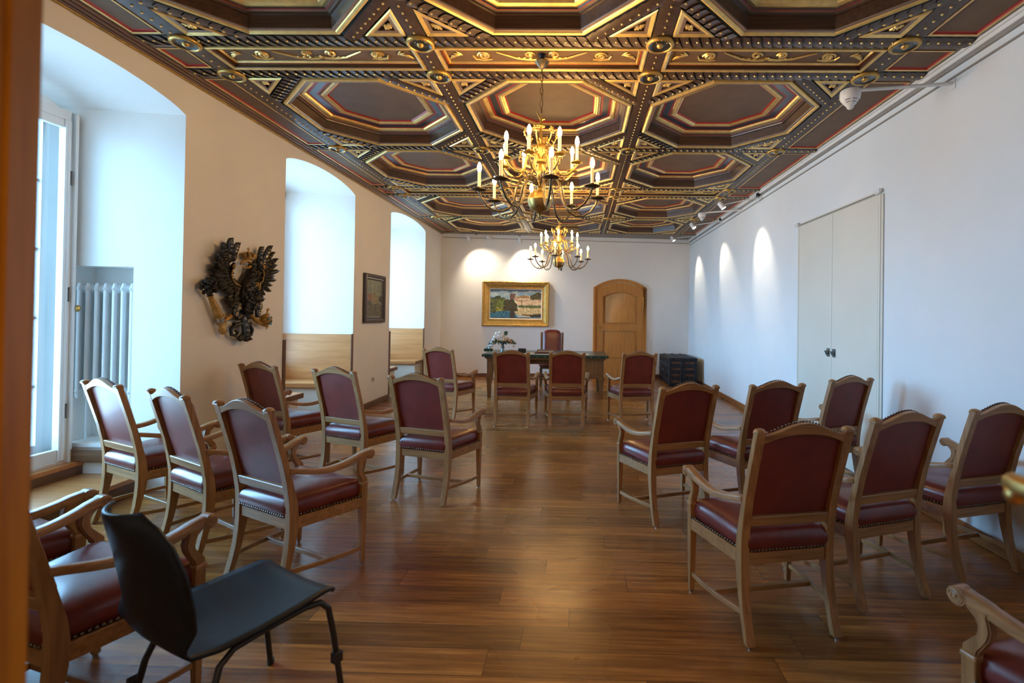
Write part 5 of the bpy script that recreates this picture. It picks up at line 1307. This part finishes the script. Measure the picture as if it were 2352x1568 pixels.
for nm, leg in (('lth', 'lleg'), ('rth', 'rleg')):
    b = MB()
    for i, (p, q, w_) in enumerate(EG[nm]): feather(b, p, q, w_*1.1, .05, .07+.01*i); feather(b, p, [p[0]+(q[0]-p[0])*.6, p[1]+(q[1]-p[1])*.6], w_*1.2, .065, .085)
    th_ = b.build('thigh', ['eagle', 'eagle_hi'], eg, smooth=40)
    b = MB(); L_ = EG[leg]; b.tube([(.055, y, z) for y, z in L_], [.022, .024, .020, .02][:len(L_)], 0, 8)
    ey, ez = L_[-1]
    for k_ in range(4):
        a = -1.0+k_*.65+(PI if nm == 'lth' else 0); b.tube([(.055, ey, ez), (.085, ey+.035*cos(a), ez+.035*sin(a)), (.06, ey+.06*cos(a), ez+.06*sin(a))], [.012, .010, .003], 0, 6)
    b.build('claw', 'eagle_gold', th_, smooth=60)
b = MB(); sc = EG['sc']
b.tube([(.055, sc[0][0], sc[0][1]), (.055, sc[0][0]+.006, sc[0][1]-.012), (.055, sc[1][0], sc[1][1]), (.055, sc[2][0], sc[2][1]), (.055, sc[3][0]-.004, sc[3][1]+.006)], [.030, .022, .026, .034, .036], 0, 10)
b.tube([(.055, sc[3][0], sc[3][1]), (.055, sc[3][0]+.006, sc[3][1]-.012)], [.044, .044], 0, 10); b.tube([(.055, sc[4][0]-.004, sc[4][1]+.02), (.055, sc[4][0], sc[4][1])], [.038, .038], 0, 10)
b.tube([(.055, sc[4][0], sc[4][1]), (.055, sc[4][0]+.01, sc[4][1]-.03), (.055, sc[5][0]-.01, sc[5][1]+.03), (.055, sc[5][0], sc[5][1])], [.020, .030, .034, .018], 0, 10)
sp_ = b.build('sceptre', 'eagle_gold', eg, smooth=40)
b = MB(); b.tube([(.055, sc[3][0]+.004, sc[3][1]-.01), (.055, sc[4][0]-.002, sc[4][1]+.02)], [.033, .030], 0, 10)
for k_ in range(5): b.tube([(.086, sc[3][0]-.02+.01*k_, sc[3][1]-.012), (.083, sc[4][0]-.02+.01*k_, sc[4][1]+.02)], .003, 0, 5)
b.build('sceptre_band', 'silver', sp_, smooth=40)
b = MB()
for k_ in range(4):
    for (y, z) in EG['scb']: b.ell((.035+.022*k_+rng.uniform(-.01, .01), y+rng.uniform(-.015, .015), z+rng.uniform(-.015, .015)), (.020, .018, .022), 0, 6, 4)
b.tube([(.055, -.46, -.02), (.055, -.443, -.062)], [.026, .02], 0, 8); b.build('sceptre_head', 'eagle', sp_, smooth=60)
b = MB(); b.ell((.07, .330, -.290), (.055, .066, .062), 0, 10, 7); b.tube([(.07, .355, -.24), (.07, .352, -.222)], [.03, .02], 0, 8)
for a in (-.5, .5): b.tube([(.07+.058*cos(q), .330+.068*sin(q)*cos(a), -.290+.068*sin(q)*sin(a)) for q in [-1.5+.3*k_ for k_ in range(11)]], .009, 0, 6)
ob = b.build('orb', 'eagle_gold', eg, smooth=30)
b = MB(); b.tube([(.07, .353, -.225), (.07, .372, -.165)], .008, 0, 6); b.tube([(.07, .345, -.185), (.07, .39, -.178)], .008, 0, 6); b.build('orb_cross', 'eagle_gold', ob)
b = MB(); b.box(.118, .128, .292, .345, -.305, -.262); b.box(.112, .122, .325, .365, -.348, -.322); b.build('orb_jewel', 'eagle_blue', ob, bevel=.003)
b = MB()
for i, (p, q, w_) in enumerate(EG['tail']): feather(b, p, q, w_*1.15, .06, .06+.008*i)
for c_ in EG['curl']: b.tube([(.055, y, z) for y, z in c_], [.022-.0018*i for i in range(len(c_))], 0, 8)
for s_ in (-1, 1): b.tube([(.06, .01, -.40), (.06, .01+s_*.03, -.46), (.06, .01+s_*.055, -.485), (.06, .01+s_*.05, -.51)], [.014, .014, .011, .008], 0, 6)
b.build('tail', ['eagle', 'eagle_hi'], eg, smooth=40)
for p_ in ((-.2, .2), (.25, .2), (.02, -.1)): MB().box(-.012, .05, p_[0]-.02, p_[0]+.02, p_[1]-.02, p_[1]+.02).build('wall_bracket', 'iron', eg)
for o_ in eg.children:
    pass
